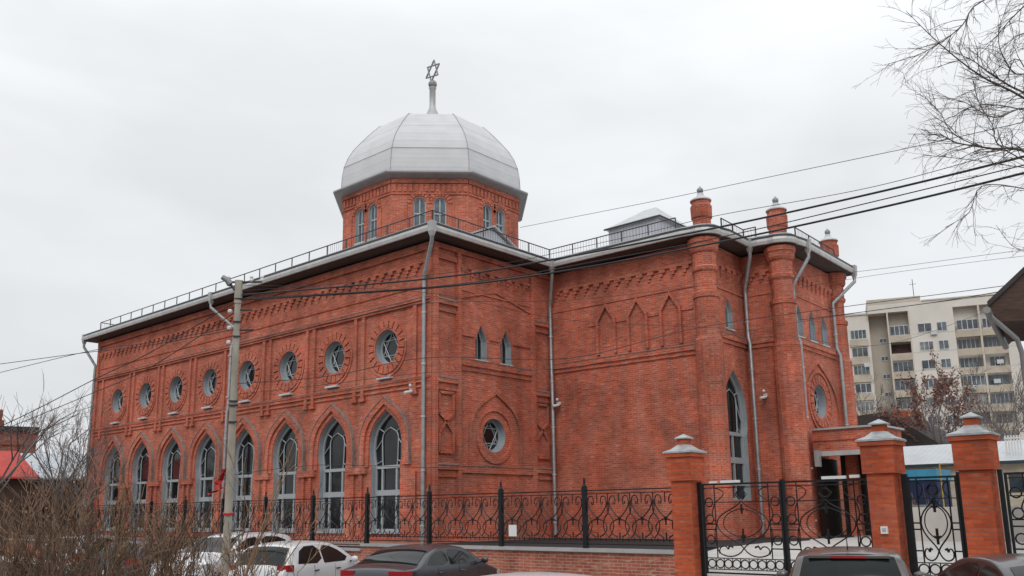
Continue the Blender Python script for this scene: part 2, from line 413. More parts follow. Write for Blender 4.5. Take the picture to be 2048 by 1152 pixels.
def lancet(F, c, z0, z1, hw, rec=.22, blue=False):
    zs = z1-(z1-z0)*.45
    op = [(c-hw, z0), (c+hw, z0), (c+hw, zs), (c, z1), (c-hw, zs)]
    op = [(c-hw, z0), (c-hw, zs), (c-hw*.72, zs+(z1-zs)*.35), (c, z1), (c+hw*.72, zs+(z1-zs)*.35), (c+hw, zs), (c+hw, z0)]
    fr = MB(); fprism(fr, F, op, -rec, -rec+.05, [scalep(op, c, (z0+z1)/2, .72, .9)])
    fbox(fr, F, c-.02, c+.02, z0+.03, z1-.2, -rec+.003, -rec+.045)
    win = obj('window', fr, TRAC, B)
    g = MB(); fsheet(g, F, op, -rec+.012); obj('pane', g, DGLASS if blue else GLASS, win)
    rv = MB(); freveal(rv, F, op, 0, -rec-.02); obj('reveal', rv, GREY, win)
    s = MB(); fbox(s, F, c-hw-.05, c+hw+.05, z0-.06, z0, -rec, .05); obj('sill', s, SNOW, win)
    return op

def frieze(mb, F, u0, u1, z, step=.5):
    """stepped corbel teeth under a string course"""
    fbox(mb, F, u0, u1, z+.26, z+.36, 0, .085)
    n = max(1, round((u1-u0)/step)); st = (u1-u0)/n
    for i in range(n):
        a = u0+i*st
        fbox(mb, F, a+.08, a+.36, z+.13, z+.258, 0, .085)
        fbox(mb, F, a+.08, a+.24, z+.0, z+.128, 0, .065)
        fbox(mb, F, a+.08, a+.15, z-.12, z-.002, 0, .045)
    fbox(mb, F, u0, u1, z-.62, z-.55, 0, .035)

# ---- long front
bays = [-2.475-3.2*k for k in range(8)]
holes = []
orn = MB(); fl = MB()
for i, c in enumerate(bays):
    holes.append(round_window(F1, c, 7.84, .66, .30))
    op, win = tall_window(F1, c, .98, .80, 3.35, .92, 3.95, 5.42, .28, [(3.33, .12), (2.38, .20)], [-.40, .40])
    holes.append(op)
    s = MB(); fbox(s, F1, c-.9, c+.9, .90, .975, -.30, .08); obj('sill', s, GREY, win)
    # moulded pointed hood with flashing on its back
    o1 = arch(c, 3.36, 1.41, 3.37, 1.41, 3.90, 5.92)[0:]; i1 = arch(c, 3.36, 1.15, 3.37, 1.15, 3.92, 5.66)
    for a, b in ((.13, 0),):
        n = len(o1)
        for k in range(n-1):
            poly = [i1[k], o1[k], o1[k+1], i1[k+1]]
            fprism(orn, F1, poly if k < n else poly[::-1], 0, .13)
    o2 = arch(c, 3.36, 1.435, 3.37, 1.435, 3.90, 5.955)
    for k in range(len(o1)-1): fprism(fl, F1, [o1[k], o2[k], o2[k+1], o1[k+1]], 0, .155)
    # inner roll
    i2 = arch(c, 3.36, .94, 3.37, .94, 3.95, 5.47)
    for k in range(len(i1)-1): fprism(orn, F1, [i2[k], i1[k], i1[k+1], i2[k+1]], 0, .045)
    # ring of voussoirs and its outer line
    voussoirs(orn, F1, c, 7.84, .74, 1.04)
    fprism(orn, F1, circle(c, 7.84, .74), 0, .045, [circle(c, 7.84, .665)])
    fprism(orn, F1, circle(c, 7.80, 1.14), 0, .04, [circle(c, 7.80, 1.05)])
    s = MB(); fbox(s, F1, c-.42, c+.36, 6.60, 6.68, 0, .16); obj('ledge', s, SNOW, win)
for i in range(9):
    m = -2.475+1.6-3.2*i if i else -.62
    if i == 8: m = -27.0
    for s_ in ((-1, 1) if 0 < i < 8 else ((-1,) if i == 0 else (1,))):
        u = m+s_*.24
        fbox(orn, F1, u-.09, u+.09, 5.95, 9.20, 0, .085)
        fbox(orn, F1, u-.17, u+.17, 5.86, 6.00, 0, .12)
        # colonnettes between the arches
        fbox(orn, F1, u-.10, u+.10, .5, 3.10, 0, .09)
    if 0 < i < 8:
        fbox(orn, F1, m-.58, m+.58, 3.10, 3.34, 0, .15)
        fbox(fl, F1, m-.60, m+.60, 3.341, 3.358, 0, .16)
fbox(orn, F1, -L_, -.02, 9.20, 9.30, 0, .10); fbox(orn, F1, -L_, -.02, 9.302, 9.40, 0, .16); fbox(fl, F1, -L_, -.02, 9.401, 9.425, 0, .18)
fbox(orn, F1, -L_, -.02, 6.28, 6.40, 0, .07); fbox(orn, F1, -L_, -.02, 6.402, 6.47, 0, .10); fbox(fl, F1, -L_, -.02, 6.471, 6.492, 0, .115)
fbox(orn, F1, -L_, -.02, 6.10, 6.17, 0, .05)
frieze(orn, F1, -L_+.3, -.5, 10.48)
fbox(orn, F1, -L_, -.02, 11.2, 11.49, 0, .10)
fbox(orn, F1, -L_, .10, ZB, .80, 0, .10)
fbox(orn, F1, -L_, -L_+.28, .8, 11.2, 0, .09); fbox(orn, F1, -.36, -.0, .8, 11.2, 0, .06)
walls(F1, -L_, 0, holes)

# ---- short side
holes = [round_window(F2, 3.29, 4.50, .64, .32)]
for c in (2.60, 4.03): holes.append(lancet(F2, c, 7.34, 8.70, .31, .26))
walls(F2, 0, D2, holes)
fbox(orn, F2, 0.0, .17, .8, 11.3, 0, .16); fbox(orn, F2, 1.20, 1.36, .8, 11.3, 0, .16)
fbox(orn, F2, 5.51, 5.68, .8, 11.3, 0, .16)
for z in (3.30, 6.42, 9.34):
    for u0, u1 in ((.17, 1.20), (5.68, 6.80)):
        fbox(orn, F2, u0, u1, z-.16, z, 0, .15); fbox(orn, F2, u0, u1, z-.42, z-.162, 0, .06)
        fbox(fl, F2, u0, u1, z+.001, z+.06, 0, .17)
fbox(orn, F2, .17, 1.20, 10.9, 11.1, 0, .1)
fbox(orn, F2, 1.36, 5.51, 3.05, 3.30, 0, .07); fbox(fl, F2, 1.36, 5.51, 3.301, 3.33, 0, .09)
fbox(orn, F2, 1.36, 5.51, 7.02, 7.26, 0, .10); fbox(orn, F2, 1.36, 5.51, 6.84, 7.018, 0, .05); fbox(fl, F2, 1.36, 5.51, 7.261, 7.29, 0, .12)
for a, b in ((1.36, 2.2), (3.0, 3.62), (4.42, 5.51)): fbox(orn, F2, a, b, 8.16, 8.24, 0, .05)
# pediment line and hourglass panels
for a, b in (((1.36, 9.55), (3.4, 10.12)), ((3.4, 10.12), (5.51, 9.62))):
    fprism(orn, F2, [a, b, (b[0], b[1]+.08), (a[0], a[1]+.08)], 0, .05)
frieze(orn, F2, 1.4, 5.5, 10.52, .5)
for u0, u1 in ((.32, 1.02), (5.8, 6.5)):
    zs_ = [3.75, 4.55, 5.2, 5.85]; w = .045; um = (u0+u1)/2; zm = (4.55+5.2)/2
    seq = [(u0, 3.75), (u0, 4.45), (um, zm), (u0, 5.15), (u0, 5.9), (u1, 5.9), (u1, 5.15), (um, zm), (u1, 4.45), (u1, 3.75), (u0, 3.75)]
    for a, b in zip(seq, seq[1:]):
        d = Vector((b[0]-a[0], b[1]-a[1])).normalized()*w; nx, nz_ = -d.y, d.x
        fprism(orn, F2, [(a[0]-nx, a[1]-nz_), (b[0]-nx, b[1]-nz_), (b[0]+nx, b[1]+nz_), (a[0]+nx, a[1]+nz_)], 0, .09)
# blind pointed arch round the rose window
o1 = arch(3.36, 3.33, 1.50, 3.5, 1.50, 4.3, 6.22); i1 = arch(3.36, 3.33, 1.40, 3.5, 1.40, 4.3, 6.08)
for k in range(len(o1)-1): fprism(orn, F2, [i1[k], o1[k], o1[k+1], i1[k+1]], 0, .07)
fprism(orn, F2, circle(3.29, 4.45, 1.03), 0, .06, [circle(3.29, 4.5, .93)])
fbox(orn, F2, 0, D2, ZB, .8, 0, .13)
fbox(orn, F2, 0, D2, 11.302, 11.49, 0, .11)

# ---- wing front
walls(F3, 0, W3, [])
fbox(orn, F3, 0.0, 6.75, 7.42, 7.62, 0, .12); fbox(orn, F3, 0.0, 6.75, 7.26, 7.418, 0, .06); fbox(fl, F3, 0, 6.75, 7.621, 7.645, 0, .14)
frieze(orn, F3, .2, 6.8, 10.45, .5)
for c in (2.86, 4.32, 5.78):
    hw = .46
    pts = [(c-hw, 7.75), (c-hw, 9.15), (c, 9.82), (c+hw, 9.15), (c+hw, 7.75)]
    inn = [(c-hw+.10, 7.75), (c-hw+.10, 9.10), (c, 9.66), (c+hw-.10, 9.10), (c+hw-.10, 7.75)]
    for k in range(4): fprism(orn, F3, [inn[k], pts[k], pts[k+1], inn[k+1]], 0, .13)
for a, b in ((2.0, 2.4), (3.32, 3.86), (4.78, 5.32), (6.24, 6.7)): fbox(orn, F3, a, b, 8.98, 9.06, 0, .045)
fbox(orn, F3, 0, 7.3, ZB, .75, 0, .10)

# ---- wing end faces
op, win = tall_window(FA, 1.66, 1.95, .82, 4.35, .93, 4.85, 6.80, .26, [(4.40, .14), (3.42, .22), (2.55, .12)], [0.0])
# the sash is two lights with a wide outer frame
holes = [op, lancet(FA, 1.62, 8.38, 9.60, .30, .2, True)]
walls(FA, 0, D3-D2, holes)
fbox(orn, FA, .45, 3.0, 7.92, 8.12, 0, .12); fbox(orn, FA, .45, 3.0, 7.76, 7.918, 0, .06); fbox(fl, FA, .45, 3.0, 8.121, 8.145, 0, .14)
frieze(orn, FA, .5, 2.95, 10.45, .45); fbox(orn, FA, 0, 3.0, ZB, .75, 0, .1)
walls(FB, 0, W4-W3, [])
fbox(orn, FB, .12, W4-W3, 7.92, 8.12, 0, .12); fbox(orn, FB, .12, W4-W3, 7.76, 7.918, 0, .06); fbox(fl, FB, .12, 1.65, 8.121, 8.145, 0, .14)
frieze(orn, FB, .2, 1.55, 10.45, .45); fbox(orn, FB, .1, 1.65, ZB, .75, 0, .1)
holes = []
for c in (1.32, 2.62, 3.92): holes.append(lancet(FC, c, 8.24, 9.52, .34, .2, True))
holes.append(round_window(FC, 2.75, 5.80, .68, .30))
walls(FC, 0, D5-D3, holes)
voussoirs(orn, FC, 2.75, 5.8, .78, 1.04, 20)
fprism(orn, FC, circle(2.75, 5.8, .78), 0, .045, [circle(2.75, 5.8, .685)])
o1 = circle(2.75, 5.8, 1.24, 28); 
fprism(orn, FC, circle(2.75, 5.8, 1.26), 0, .06, [circle(2.75, 5.8, 1.14)])
o1 = arch(2.75, 4.6, 2.05, 4.7, 2.05, 5.0, 7.5); i1 = arch(2.75, 4.6, 1.93, 4.7, 1.93, 5.0, 7.34)
for k in range(len(o1)-1): fprism(orn, FC, [i1[k], o1[k], o1[k+1], i1[k+1]], 0, .07)
fbox(orn, FC, .45, 5.1, 7.92, 8.12, 0, .12); fbox(orn, FC, .45, 5.1, 7.76, 7.918, 0, .06); fbox(fl, FC, .45, 5.1, 8.121, 8.145, 0, .14)
frieze(orn, FC, .5, 5.0, 10.45, .45); fbox(orn, FC, 0, 5.53, ZB, .75, 0, .1)
obj('brick_ornament', orn, BR, B); obj('ledge_flashing', fl, FLASH, B)
# back and side walls (closed volume)
bk = MB()
foot = [(-L_, 0), (0, 0), (0, D2), Wp(W3, D2), Wp(W3, D3), Wp(W4, D3), Wp(W4, D5), Wp(3.6, D5), (3.6, 22), (-L_, 22)]
for a, b in ((6, 7), (7, 8), (8, 9), (9, 0)):
    p, q_ = foot[a], foot[b]
    bk.add([(*p, ZB), (*q_, ZB), (*q_, ZT), (*p, ZT)], [(0, 1, 2, 3)])
obj('wall', bk, BR, B)
# dark room behind the glass so reveals never show daylight
# ---- corner towers
def tower(c, r=.44, top=True, rt=.36):
    t = MB(); S = 16
    t.lathe((*c, 0), [(r+.12, ZB), (r+.12, .8), (r+.07, .95), (r+.07, 7.7), (r+.02, 7.8), (r, 7.9), (r, 9.28), (r+.05, 9.30), (r+.06, 9.46), (r-.03, 9.50), (r-.05, 9.70),
                      (r-.04, 10.25), (r+.03, 10.32), (r+.05, 10.44), (r, 10.50), (r, 10.98), (r+.05, 11.02), (r+.10, 11.12), (r+.11, 11.30), (r+.16, 11.36), (r+.16, 11.54), (r*.5, 11.55)], S)
    o = obj('tower', t, BR, B)
    u = MB(); u.lathe((*c, 0), [(rt-.03, 11.9), (rt-.02, 12.35), (rt+.03, 12.40), (rt+.045, 12.85), (rt+.0, 12.92), (rt-.01, 13.02), (rt+.03, 13.05), (rt+.03, 13.09), (.1, 13.10)], S)
    obj('turret', u, BR, o)
    cp = MB(); cp.lathe((*c, 0), [(rt+.045, 13.075), (rt+.045, 13.11), (rt-.02, 13.17), (.20, 13.24), (.13, 13.32), (.12, 13.40), (.05, 13.42)], 16)
    obj('cap', cp, SNOW, o, 40)
    bl = MB(); bl.sphere((c[0], c[1], 13.52), .125); bl.lathe((c[0], c[1], 13.63), [(.03, 0), (.02, .06)], 6); obj('ball', bl, SKIRT, o, 60)
    return o
T1 = Wp(7.25, 6.92); T2 = Wp(8.93, 9.92); T3 = Wp(8.95, 15.35)
for c in (T1, T2, T3): tower(c)

# ---- eaves, gutter, roof
def offset(path, d, closed=False):
    n = len(path); outp = []
    for i in range(n):
        P = Vector(path[i])
        a = Vector(path[i-1]) if (i > 0 or closed) else None; b = Vector(path[(i+1) % n]) if (i < n-1 or closed) else None
        ns = []
        if a is not None: t = (P-a).normalized(); ns.append(Vector((t.y, -t.x)))
        if b is not None: t = (b-P).normalized(); ns.append(Vector((t.y, -t.x)))
        if len(ns) == 2:
            m = (ns[0]+ns[1]); k = m.dot(ns[0]); m = m/k if k > 1e-4 else ns[0]
        else: m = ns[0]
        outp.append(tuple(P+m*d))
    return outp
def sweep(mb, path, prof, closed=False):
    """prof: (n outward, z)"""
    rows = [[(*p, z) for p in offset(path, n, closed)] for n, z in prof]
    o = len(mb.v); k = len(path)
    for r_ in rows: mb.v += r_
    K = len(prof)
    for i in range(K-1):
        for j in range(k if closed else k-1):
            a, b = o+i*k+j, o+i*k+(j+1) % k
            mb.f.append((a, b, b+k, a+k))
OV = .71
def bump(c, a0, a1, r, n=5): return [(c[0]+r*cos(radians(a0+(a1-a0)*i/n)), c[1]+r*sin(radians(a0+(a1-a0)*i/n))) for i in range(n+1)]
# path of the wall line; eaves swell into a rounded nose round each tower
def off1(p, d): return (p[0]+d[0], p[1]+d[1])
eave = [(-L_, 22.0), (-L_, 0), (0, 0), (0, D2)]
eo = []       # outer eave line, built directly
eo += [(-L_-OV, 22+OV), (-L_-OV, -OV), (OV, -OV), (OV, D2-OV+OV*TH)]
R1 = .70
eo += [Wp(7.25-.55, D2-OV)]+bump(T1, -100, 12, R1, 6)[0:]+[Wp(W3+OV, D2+.62)]
eo += [Wp(W3+OV, D3-OV)]
eo += [Wp(8.93-.52, D3-OV)]+bump(T2, -100, 12, R1, 6)+[Wp(W4+OV, D3+.66)]
eo += [Wp(W4+OV, D5+OV), Wp(4, D5+OV), (4.0-D5*0, 22+OV)]
def seg_sweep(mb, prof): sweep(mb, eo, prof, True)
g = MB(); seg_sweep(g, [(-.02, 11.60), (.03, 11.62), (.05, 11.74), (.03, 11.84), (-.03, 11.85)]); gu = obj('gutter', g, GUT, B)
g = MB(); seg_sweep(g, [(-.03, 11.852), (.03, 11.856), (.03, 11.935), (-.10, 11.94)]); obj('roof_edge', g, DARKM, B)
g = MB(); seg_sweep(g, [(-.11, 11.90), (-.11, 12.02), (-.3, 12.03)]); obj('snow_strip', g, SNOW, B)
# soffit: board sheet between wall line and eave
g = MB()
poly = [tuple(p) for p in offset(eo, -.03, True)]
tr = tess(poly); nn = len(poly)
g.add([(x, y, 11.58) for x, y in poly], [t[::-1] for t in tr]); obj('soffit', g, SOFF, B)
g = MB(); g.add([(x, y, 11.945) for x, y in offset(eo, -.10, True)], tess(offset(eo, -.10, True)))
# hipped upper roof
g.add([(-L_-.3, -.3, 11.96), (.3, -.3, 11.96), (.3, 17, 11.96), (-L_-.3, 17, 11.96), (-L_+5, 6, 13.0), (-4.5, 6, 13.0), (-4.5, 11, 13.0), (-L_+5, 11, 13.0)],
      [(0, 1, 5, 4), (1, 2, 6, 5), (2, 3, 7, 6), (3, 0, 4, 7), (4, 5, 6, 7)])
obj('roof', g, ROOFM, B)

# roof railing
def railing(path, z0, z1, step=1.25, pick=.14, picket=True):
    mb = MB(); thin = MB()
    for a, b in zip(path, path[1:]):
        A_, B_ = Vector((*a, 0)), Vector((*b, 0)); n = max(1, round((B_-A_).length/step))
        for zz, r in ((z1, .024), ((z0+.12), .018)):
            mb.tube([A_+Vector((0, 0, zz)), B_+Vector((0, 0, zz))], r, k=5)
        mb.tube([A_+Vector((0, 0, z0+.06)), B_+Vector((0, 0, z0+.06))], .012, k=4)
        for i in range(n+1):
            p = A_.lerp(B_, i/n); mb.tube([p+Vector((0, 0, z0-.1)), p+Vector((0, 0, z1))], .026, k=5)
        if picket:
            m = round((B_-A_).length/pick)
            for i in range(m):
                p = A_.lerp(B_, (i+.5)/m); thin.tube([p+Vector((0, 0, z0+.12)), p+Vector((0, 0, z1))], .0065, k=3, cap=False)
    o = obj('roof_railing', mb, DARKM, B)
    if picket: obj('pickets', thin, DARKM, o)
railing([(-L_+.5, 6), (-L_+.6, -.30)], 11.95, 12.55)
railing([(-L_+.6, -.30), (-6, -.30)], 11.95, 12.55, picket=False)
railing([(-6, -.30), (.30, -.30), (.30, D2-.3), Wp(6.35, D2-.33)], 11.95, 12.55)
railing([Wp(W3+.34, D2+.75), Wp(W3+.34, D3-.34), Wp(8.2, D3-.34)], 11.95, 12.5)
railing([Wp(W4+.34, D3+.75), Wp(W4+.34, D5-.6)], 11.95, 12.5)

# ---- downpipes
def downpipe(top, wall, n2, zs, z0=.35, jog=None, fix=True):
    """top: gutter outlet; wall: (x,y) of the pipe on the wall; jogs push it outward round the string course"""
    mb = MB()
    tx, ty = top; wx, wy = wall
    pts = [(tx, ty, 11.62), (tx, ty, 11.25), (wx, wy, 10.15), (wx, wy, 9.9)]
    for zj, d in (jog or []):
        x, y = pts[-1][0], pts[-1][1]
        pts += [(x, y, zj+.30), (x+n2[0]*d, y+n2[1]*d, zj), ]
    pts += [(pts[-1][0], pts[-1][1], z0)]
    mb.tube(pts, .075, k=10)
    o = obj('downpipe', mb, PIPE, B, 50)
    h = MB(); h.lathe((tx, ty, 0), [(.08, 11.40), (.15, 11.58), (.17, 11.92), (.17, 11.96), (.05, 11.97)], 4, pi/4); obj('hopper', h, LGREY, o)
    x, y = pts[-1][0], pts[-1][1]
    zz = 8.8
    while zz > 1:
        xx, yy = x, y
        if jog and zz > jog[0][0]: xx, yy = wx, wy
        b = MB(); b.lathe((xx, yy, zz), [(.07, -.03), (.092, -.03), (.092, .03), (.07, .03)], 10); zz -= 1.9; obj('pipe_collar', b, GUT, o)
    return o
s2 = .7071
downpipe((OV-.05, -OV+.05), (-.26, -.17), (s2, -s2), None, .6)
downpipe((OV+.02, D2-OV), (.16, D2-.18), (s2, -s2), None, .7, [(7.1, .12)])
downpipe((-L_-OV+.08, -OV+.08), (-L_-.10, -.12), (-s2, -s2), None, .6)
downpipe((-14.35, -OV), (-13.05, -.18), (0, -1), None, .6, [(9.2, .12), (6.2, .05)])
p = Wp(W3+.16, D3-.16); t = Wp(W3+OV, D3-OV); downpipe(t, p, (s2, -s2), None, .7, [(7.9, .14)])
p = Wp(W4+.12, D3+.62); t = Wp(W4+OV, D3+.95); downpipe(t, p, (1, 0), None, 4.9, [(7.9, .12)])
p = Wp(W4+.14, D5-.75); t = Wp(W4+OV+.02, D5+.5); downpipe(t, p, (1, 0), None, 4.7, [(7.9, .12)])

# ---- drum and dome
OX, OY = -8.75, 8.29; A8 = -pi/8
dr = MB(); RD = 4.68
apo = RD*cos(pi/8); side = 2*RD*sin(pi/8)
for k in range(8):
    an = -pi/4+k*pi/4; n2 = (cos(an), sin(an)); ud = (-sin(an), cos(an))
    F = Fr((OX+n2[0]*apo, OY+n2[1]*apo), ud, n2)
    hs = []
    for c in (-.47, .47):
        r = .30; z0, zc_ = 14.35, 15.78
        op = [(c-r, z0), (c+r, z0)]+[(c+r*cos(pi*i/10), zc_+r*sin(pi*i/10)) for i in range(11)]
        fr = MB(); fprism(fr, F, op, -.18, -.12, [scalep(op, c, (z0+zc_+r)/2, .80, .93)])
        fbox(fr, F, c-.028, c+.028, z0+.03, zc_+r-.03, -.178, -.115); fbox(fr, F, c-r+.02, c+r-.02, 15.28, 15.35, -.176, -.11)
        win = obj('window', fr, TRAC, B); pg = MB(); fsheet(pg, F, op, -.165); obj('pane', pg, DGLASS, win)
        rv = MB(); freveal(rv, F, op, 0, -.19); obj('reveal', rv, GREY, win); hs.append(op)
        s = MB(); fbox(s, F, c-r-.06, c+r+.06, z0-.07, z0, -.1, .07); obj('sill', s, SNOW, win)
        for i in range(9):
            q0 = pi*(i+.12)/9; q1 = pi*(i+.88)/9
            fprism(dr, F, [(c+rr*cos(q), zc_+rr*sin(q)) for rr, q in ((r+.08, q0), (r+.30, q0), (r+.30, q1), (r+.08, q1))] if True else [], 0, .05)
        for sx in (-1, 1):
            if sx*c > 0: fbox(dr, F, min(c+sx*(r+.28), c+sx*(r+.36)), max(c+sx*(r+.28), c+sx*(r+.36)), 14.3, 15.72, 0, .05)
    fsheet(dr, F, [(-side/2, 12.2), (side/2, 12.2), (side/2, 17.0), (-side/2, 17.0)], 0, hs)
    fbox(dr, F, -side/2, side/2, 16.22, 16.30, -.01, .06)
    nb = 14
    for i in range(nb):
        a = -side/2+side*i/nb; fbox(dr, F, a+.05, a+side/nb-.05, 16.36, 16.72, -.01, .05)
    fbox(dr, F, -side/2, side/2, 16.78, 16.98, -.01, .09)
    fbox(dr, F, -side/2, side/2, 14.12, 14.2, -.01, .05)
drum = obj('drum', dr, BR, B)
sk = MB(); sk.lathe((OX, OY, 0), [(4.62, 16.95), (5.16, 17.10), (5.22, 17.16), (5.20, 17.24), (4.84, 17.34), (4.7, 17.35)], 8, A8)
dome_skirt = obj('dome_skirt', sk, SKIRT, B)
dm = MB(); dm.lathe((OX, OY, 0), [(4.80, 17.30), (4.80, 17.6), (4.76, 18.05), (4.68, 18.55), (4.50, 19.05), (4.22, 19.55), (3.82, 20.05), (3.35, 20.6), (2.88, 21.08), (1.6, 21.52), (.55, 21.75)], 8, A8)
dome = obj('dome', dm, DOMEM, B)
rb = MB()
prof = [(4.82, 17.34), (4.78, 18.05), (4.70, 18.55), (4.52, 19.05), (4.24, 19.55), (3.84, 20.05), (3.37, 20.6), (2.90, 21.09), (1.6, 21.54)]
for k in range(8):
    a = A8+k*pi/4; rb.tube([(OX+r*cos(a), OY+r*sin(a), z) for r, z in prof], .013, k=5)
for rr, zz, tt in ((4.70, 18.56, .010), (3.84, 20.05, .003)):
    rb.tube([(OX+rr*cos(A8+k*pi/4), OY+rr*sin(A8+k*pi/4), zz) for k in range(9)], tt, k=4)
obj('rib', rb, SKIRT, dome)
spi = MB(); spi.lathe((OX, OY, 0), [(.62, 21.7), (.50, 21.95), (.30, 22.4), (.20, 22.62), (.165, 22.8), (.165, 23.75), (.20, 23.8), (.20, 23.86), (.12, 23.88)], 14)
spire = obj('spire', spi, LGREY, B, 40)
bl = MB(); bl.sphere((OX, OY, 24.05), .235, 14); obj('ball', bl, SKIRT, spire, 60)
st = MB(); sd_ = Vector((cos(radians(-6)), sin(radians(-6)), 0))
def S3(r, a): return Vector((OX, OY, 24.83))+sd_*(r*sin(a))+Vector((0, 0, r*cos(a)))
for k in (0, 1):
    pts = [S3(.60, 2*pi*i/3+k*pi+.2) for i in range(4)]
    for a, b in zip(pts, pts[1:]): st.tube([a, b], .045, k=6)
obj('star', st, SKIRT, spire)

# ---- roof lights
def gable_box(corner, sx, sy, z0, z1, rise, name, m1, m2, parent):
    x0, y0 = corner; b = MB(); b.box(x0, x0+sx, y0, y0+sy, z0, z1)
    o = obj(name, b, m1, parent)
    r = MB(); e = .14
    X0, X1, Y0, Y1 = x0-e, x0+sx+e, y0-e, y0+sy+e; cx, cy = (X0+X1)/2, (Y0+Y1)/2
    r.add([(X0, Y0, z1), (X1, Y0, z1), (X1, Y1, z1), (X0, Y1, z1), (cx-.3, cy, z1+rise), (cx+.3, cy, z1+rise)],
          [(0, 1, 5, 4), (1, 2, 5), (2, 3, 4, 5), (3, 0, 4), (3, 2, 1, 0)])
    ro = obj('cover', r, SNOW, o)
    e_ = MB(); e_.tube([(X0, Y0, z1), (X1, Y0, z1), (X1, Y1, z1)], .045, k=4); obj('edge_trim', e_, DARKM, o)
    return o
gable_box((1.62, 9.1), 2.55, 2.9, 11.9, 13.72, 1.05, 'roof_lantern', CLAD, LGREY, B)
# small gabled dormer with its gable to the side street
g = MB(); X = -1.6
g.add([(X, 3.1, 11.95), (X, 7.0, 11.95), (X, 7.0, 12.7), (X, 5.05, 13.55), (X, 3.1, 12.7),
       (X-3, 3.1, 11.95), (X-3, 7.0, 11.95), (X-3, 7.0, 12.7), (X-3, 5.05, 13.55), (X-3, 3.1, 12.7)],
      [(0, 1, 2, 3, 4), (1, 6, 7, 2), (5, 0, 4, 9), (5, 9, 8, 7, 6)])
dg = obj('dormer', g, CLAD, B)
g = MB()
for a, b in (((2.95, 12.66), (5.05, 13.62)), ((5.05, 13.62), (7.15, 12.66))):
    g.add([(X+.15, a[0], a[1]), (X+.15, b[0], b[1]), (X-3, b[0], b[1]), (X-3, a[0], a[1]), (X+.15, a[0], a[1]+.07), (X+.15, b[0], b[1]+.07), (X-3, b[0], b[1]+.07), (X-3, a[0], a[1]+.07)],
          [(0, 1, 5, 4), (4, 5, 6, 7), (3, 2, 1, 0)])
obj('dormer_roof', g, LGREY, dg)

# ---- entrance porch on the wing end
PX0, PX1, PY0, PY1 = 9.2, 11.65, 11.0, 13.4
pm = MB(); pm.box(PX0, PX1, PY0, PY1, 3.72, 4.50)
pm.box(PX0, PX1+.06, PY0-.05, PY1+.06, 4.10, 4.16)
for x0, x1, y0, y1 in ((11.2, PX1, PY0, PY0+.5), (11.2, PX1, PY1-.5, PY1)): pm.box(x0, x1, y0, y1, .6, 3.719)
porch = obj('porch', pm, BR, B)
pc = MB(); pc.box(PX0, PX1+.1, PY0-.10, PY1+.1, 4.501, 4.57); obj('coping', pc, LGREY, porch)
pl_ = MB(); pl_.box(9.25, 11.2, PY0-.03, PY0+.25, 3.54, 3.715); obj('lintel', pl_, GUT, porch)
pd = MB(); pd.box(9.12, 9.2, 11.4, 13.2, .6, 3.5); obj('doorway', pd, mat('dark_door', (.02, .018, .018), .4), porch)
pp = MB(); pp.box(9.75, 10.15, 12.6, 12.9, .6, 3.71); obj('pier', pp, BR, porch)
pk = MB(); pk.box(9.3, 11.19, PY1-.12, PY1-.04, .6, 3.7); obj('back_shade_sheet', pk, mat('porch_shade', (.05, .035, .03), .6), porch)  # dark sheet standing in for the shade inside the porch
ph = MB(); ph.box(9.32, 9.5, 10.72, 10.92, 3.15, 3.75); obj('junction_box', ph, LGREY, porch)

# ------------------------------------------------------------------ security cameras
def sec_cam(p, n, label):
    o = thing('security_camera', label, 'camera', p); n = Vector((*n, 0)).normalized()
    a = MB(); a.tube([(0, 0, 0), n*.18], .025, k=6); a.box(-.05, .05, -.05, .05, -.06, .06); obj('bracket', a, PLATE, o)
    b = MB(); s_ = n.cross(Vector((0, 0, 1))); b.tube([n*.12-s_*.05+Vector((0, 0, -.08)), n*.40+s_*.05+Vector((0, 0, -.15))], .055, k=8); obj('housing', b, PLATE, o, 40)
    c = MB(); c.sphere((n.x*.16, n.y*.16, .14), .06); obj('lamp', c, PLATE, o, 60)
sec_cam((-.95, -.02, 6.05), (0, -1), 'small white camera between the right arched window and the corner downpipe')
sec_cam((*Wp(.42, D2-.03), 6.0), (0, -1), 'small white camera beside the pipe in the inner corner')
sec_cam((*Wp(8.0, D3-.03), 5.9), (0, -1), 'small white camera between the two brick corner towers')

# ------------------------------------------------------------------ retaining wall, iron fence
rw = thing('retaining_wall', 'low old brick wall with grey coping under the iron fence', 'wall', (0, -3.3, -.45))
m_ = MB(); m_.box(.5, 11.75, -.17, .17, 0, 1.08); m_.box(-40, .5, -.17, .17, 0, .93); obj('wall', m_, BR3, rw)
m_ = MB(); m_.box(.5, 11.75, -.25, .22, 1.082, 1.16); m_.box(-40, .498, -.25, .22, .932, 1.01); obj('coping', m_, LGREY, rw)
FZ = Fr((0, -3.3), (1, 0), (0, -1))
fence = thing('iron_fence', 'black wrought iron fence with scroll panels and tall posts on the low brick wall', 'fence', (0, 0, 0))
XP = [11.80]+[9.08-2.85*k for k in range(0, 14)]
for x in XP[1:]:
    b = MB(); zb = .70 if x > .5 else .55
    b.box(x-.055, x+.055, -3.355, -3.245, zb, 2.22); b.lathe((x, -3.3, 0), [(.055, 2.22), (.07, 2.24), (.03, 2.30), (.028, 2.40), (.012, 2.46)], 6)
    obj('post', b, IRON, fence)
def spiral(c, z, r, a0, turns, sgn=1, n=9):
    return [(c+sgn*r*(1-.75*i/n)*cos(a0+turns*2*pi*i/n), z+r*(1-.75*i/n)*sin(a0+turns*2*pi*i/n)) for i in range(n+1)]
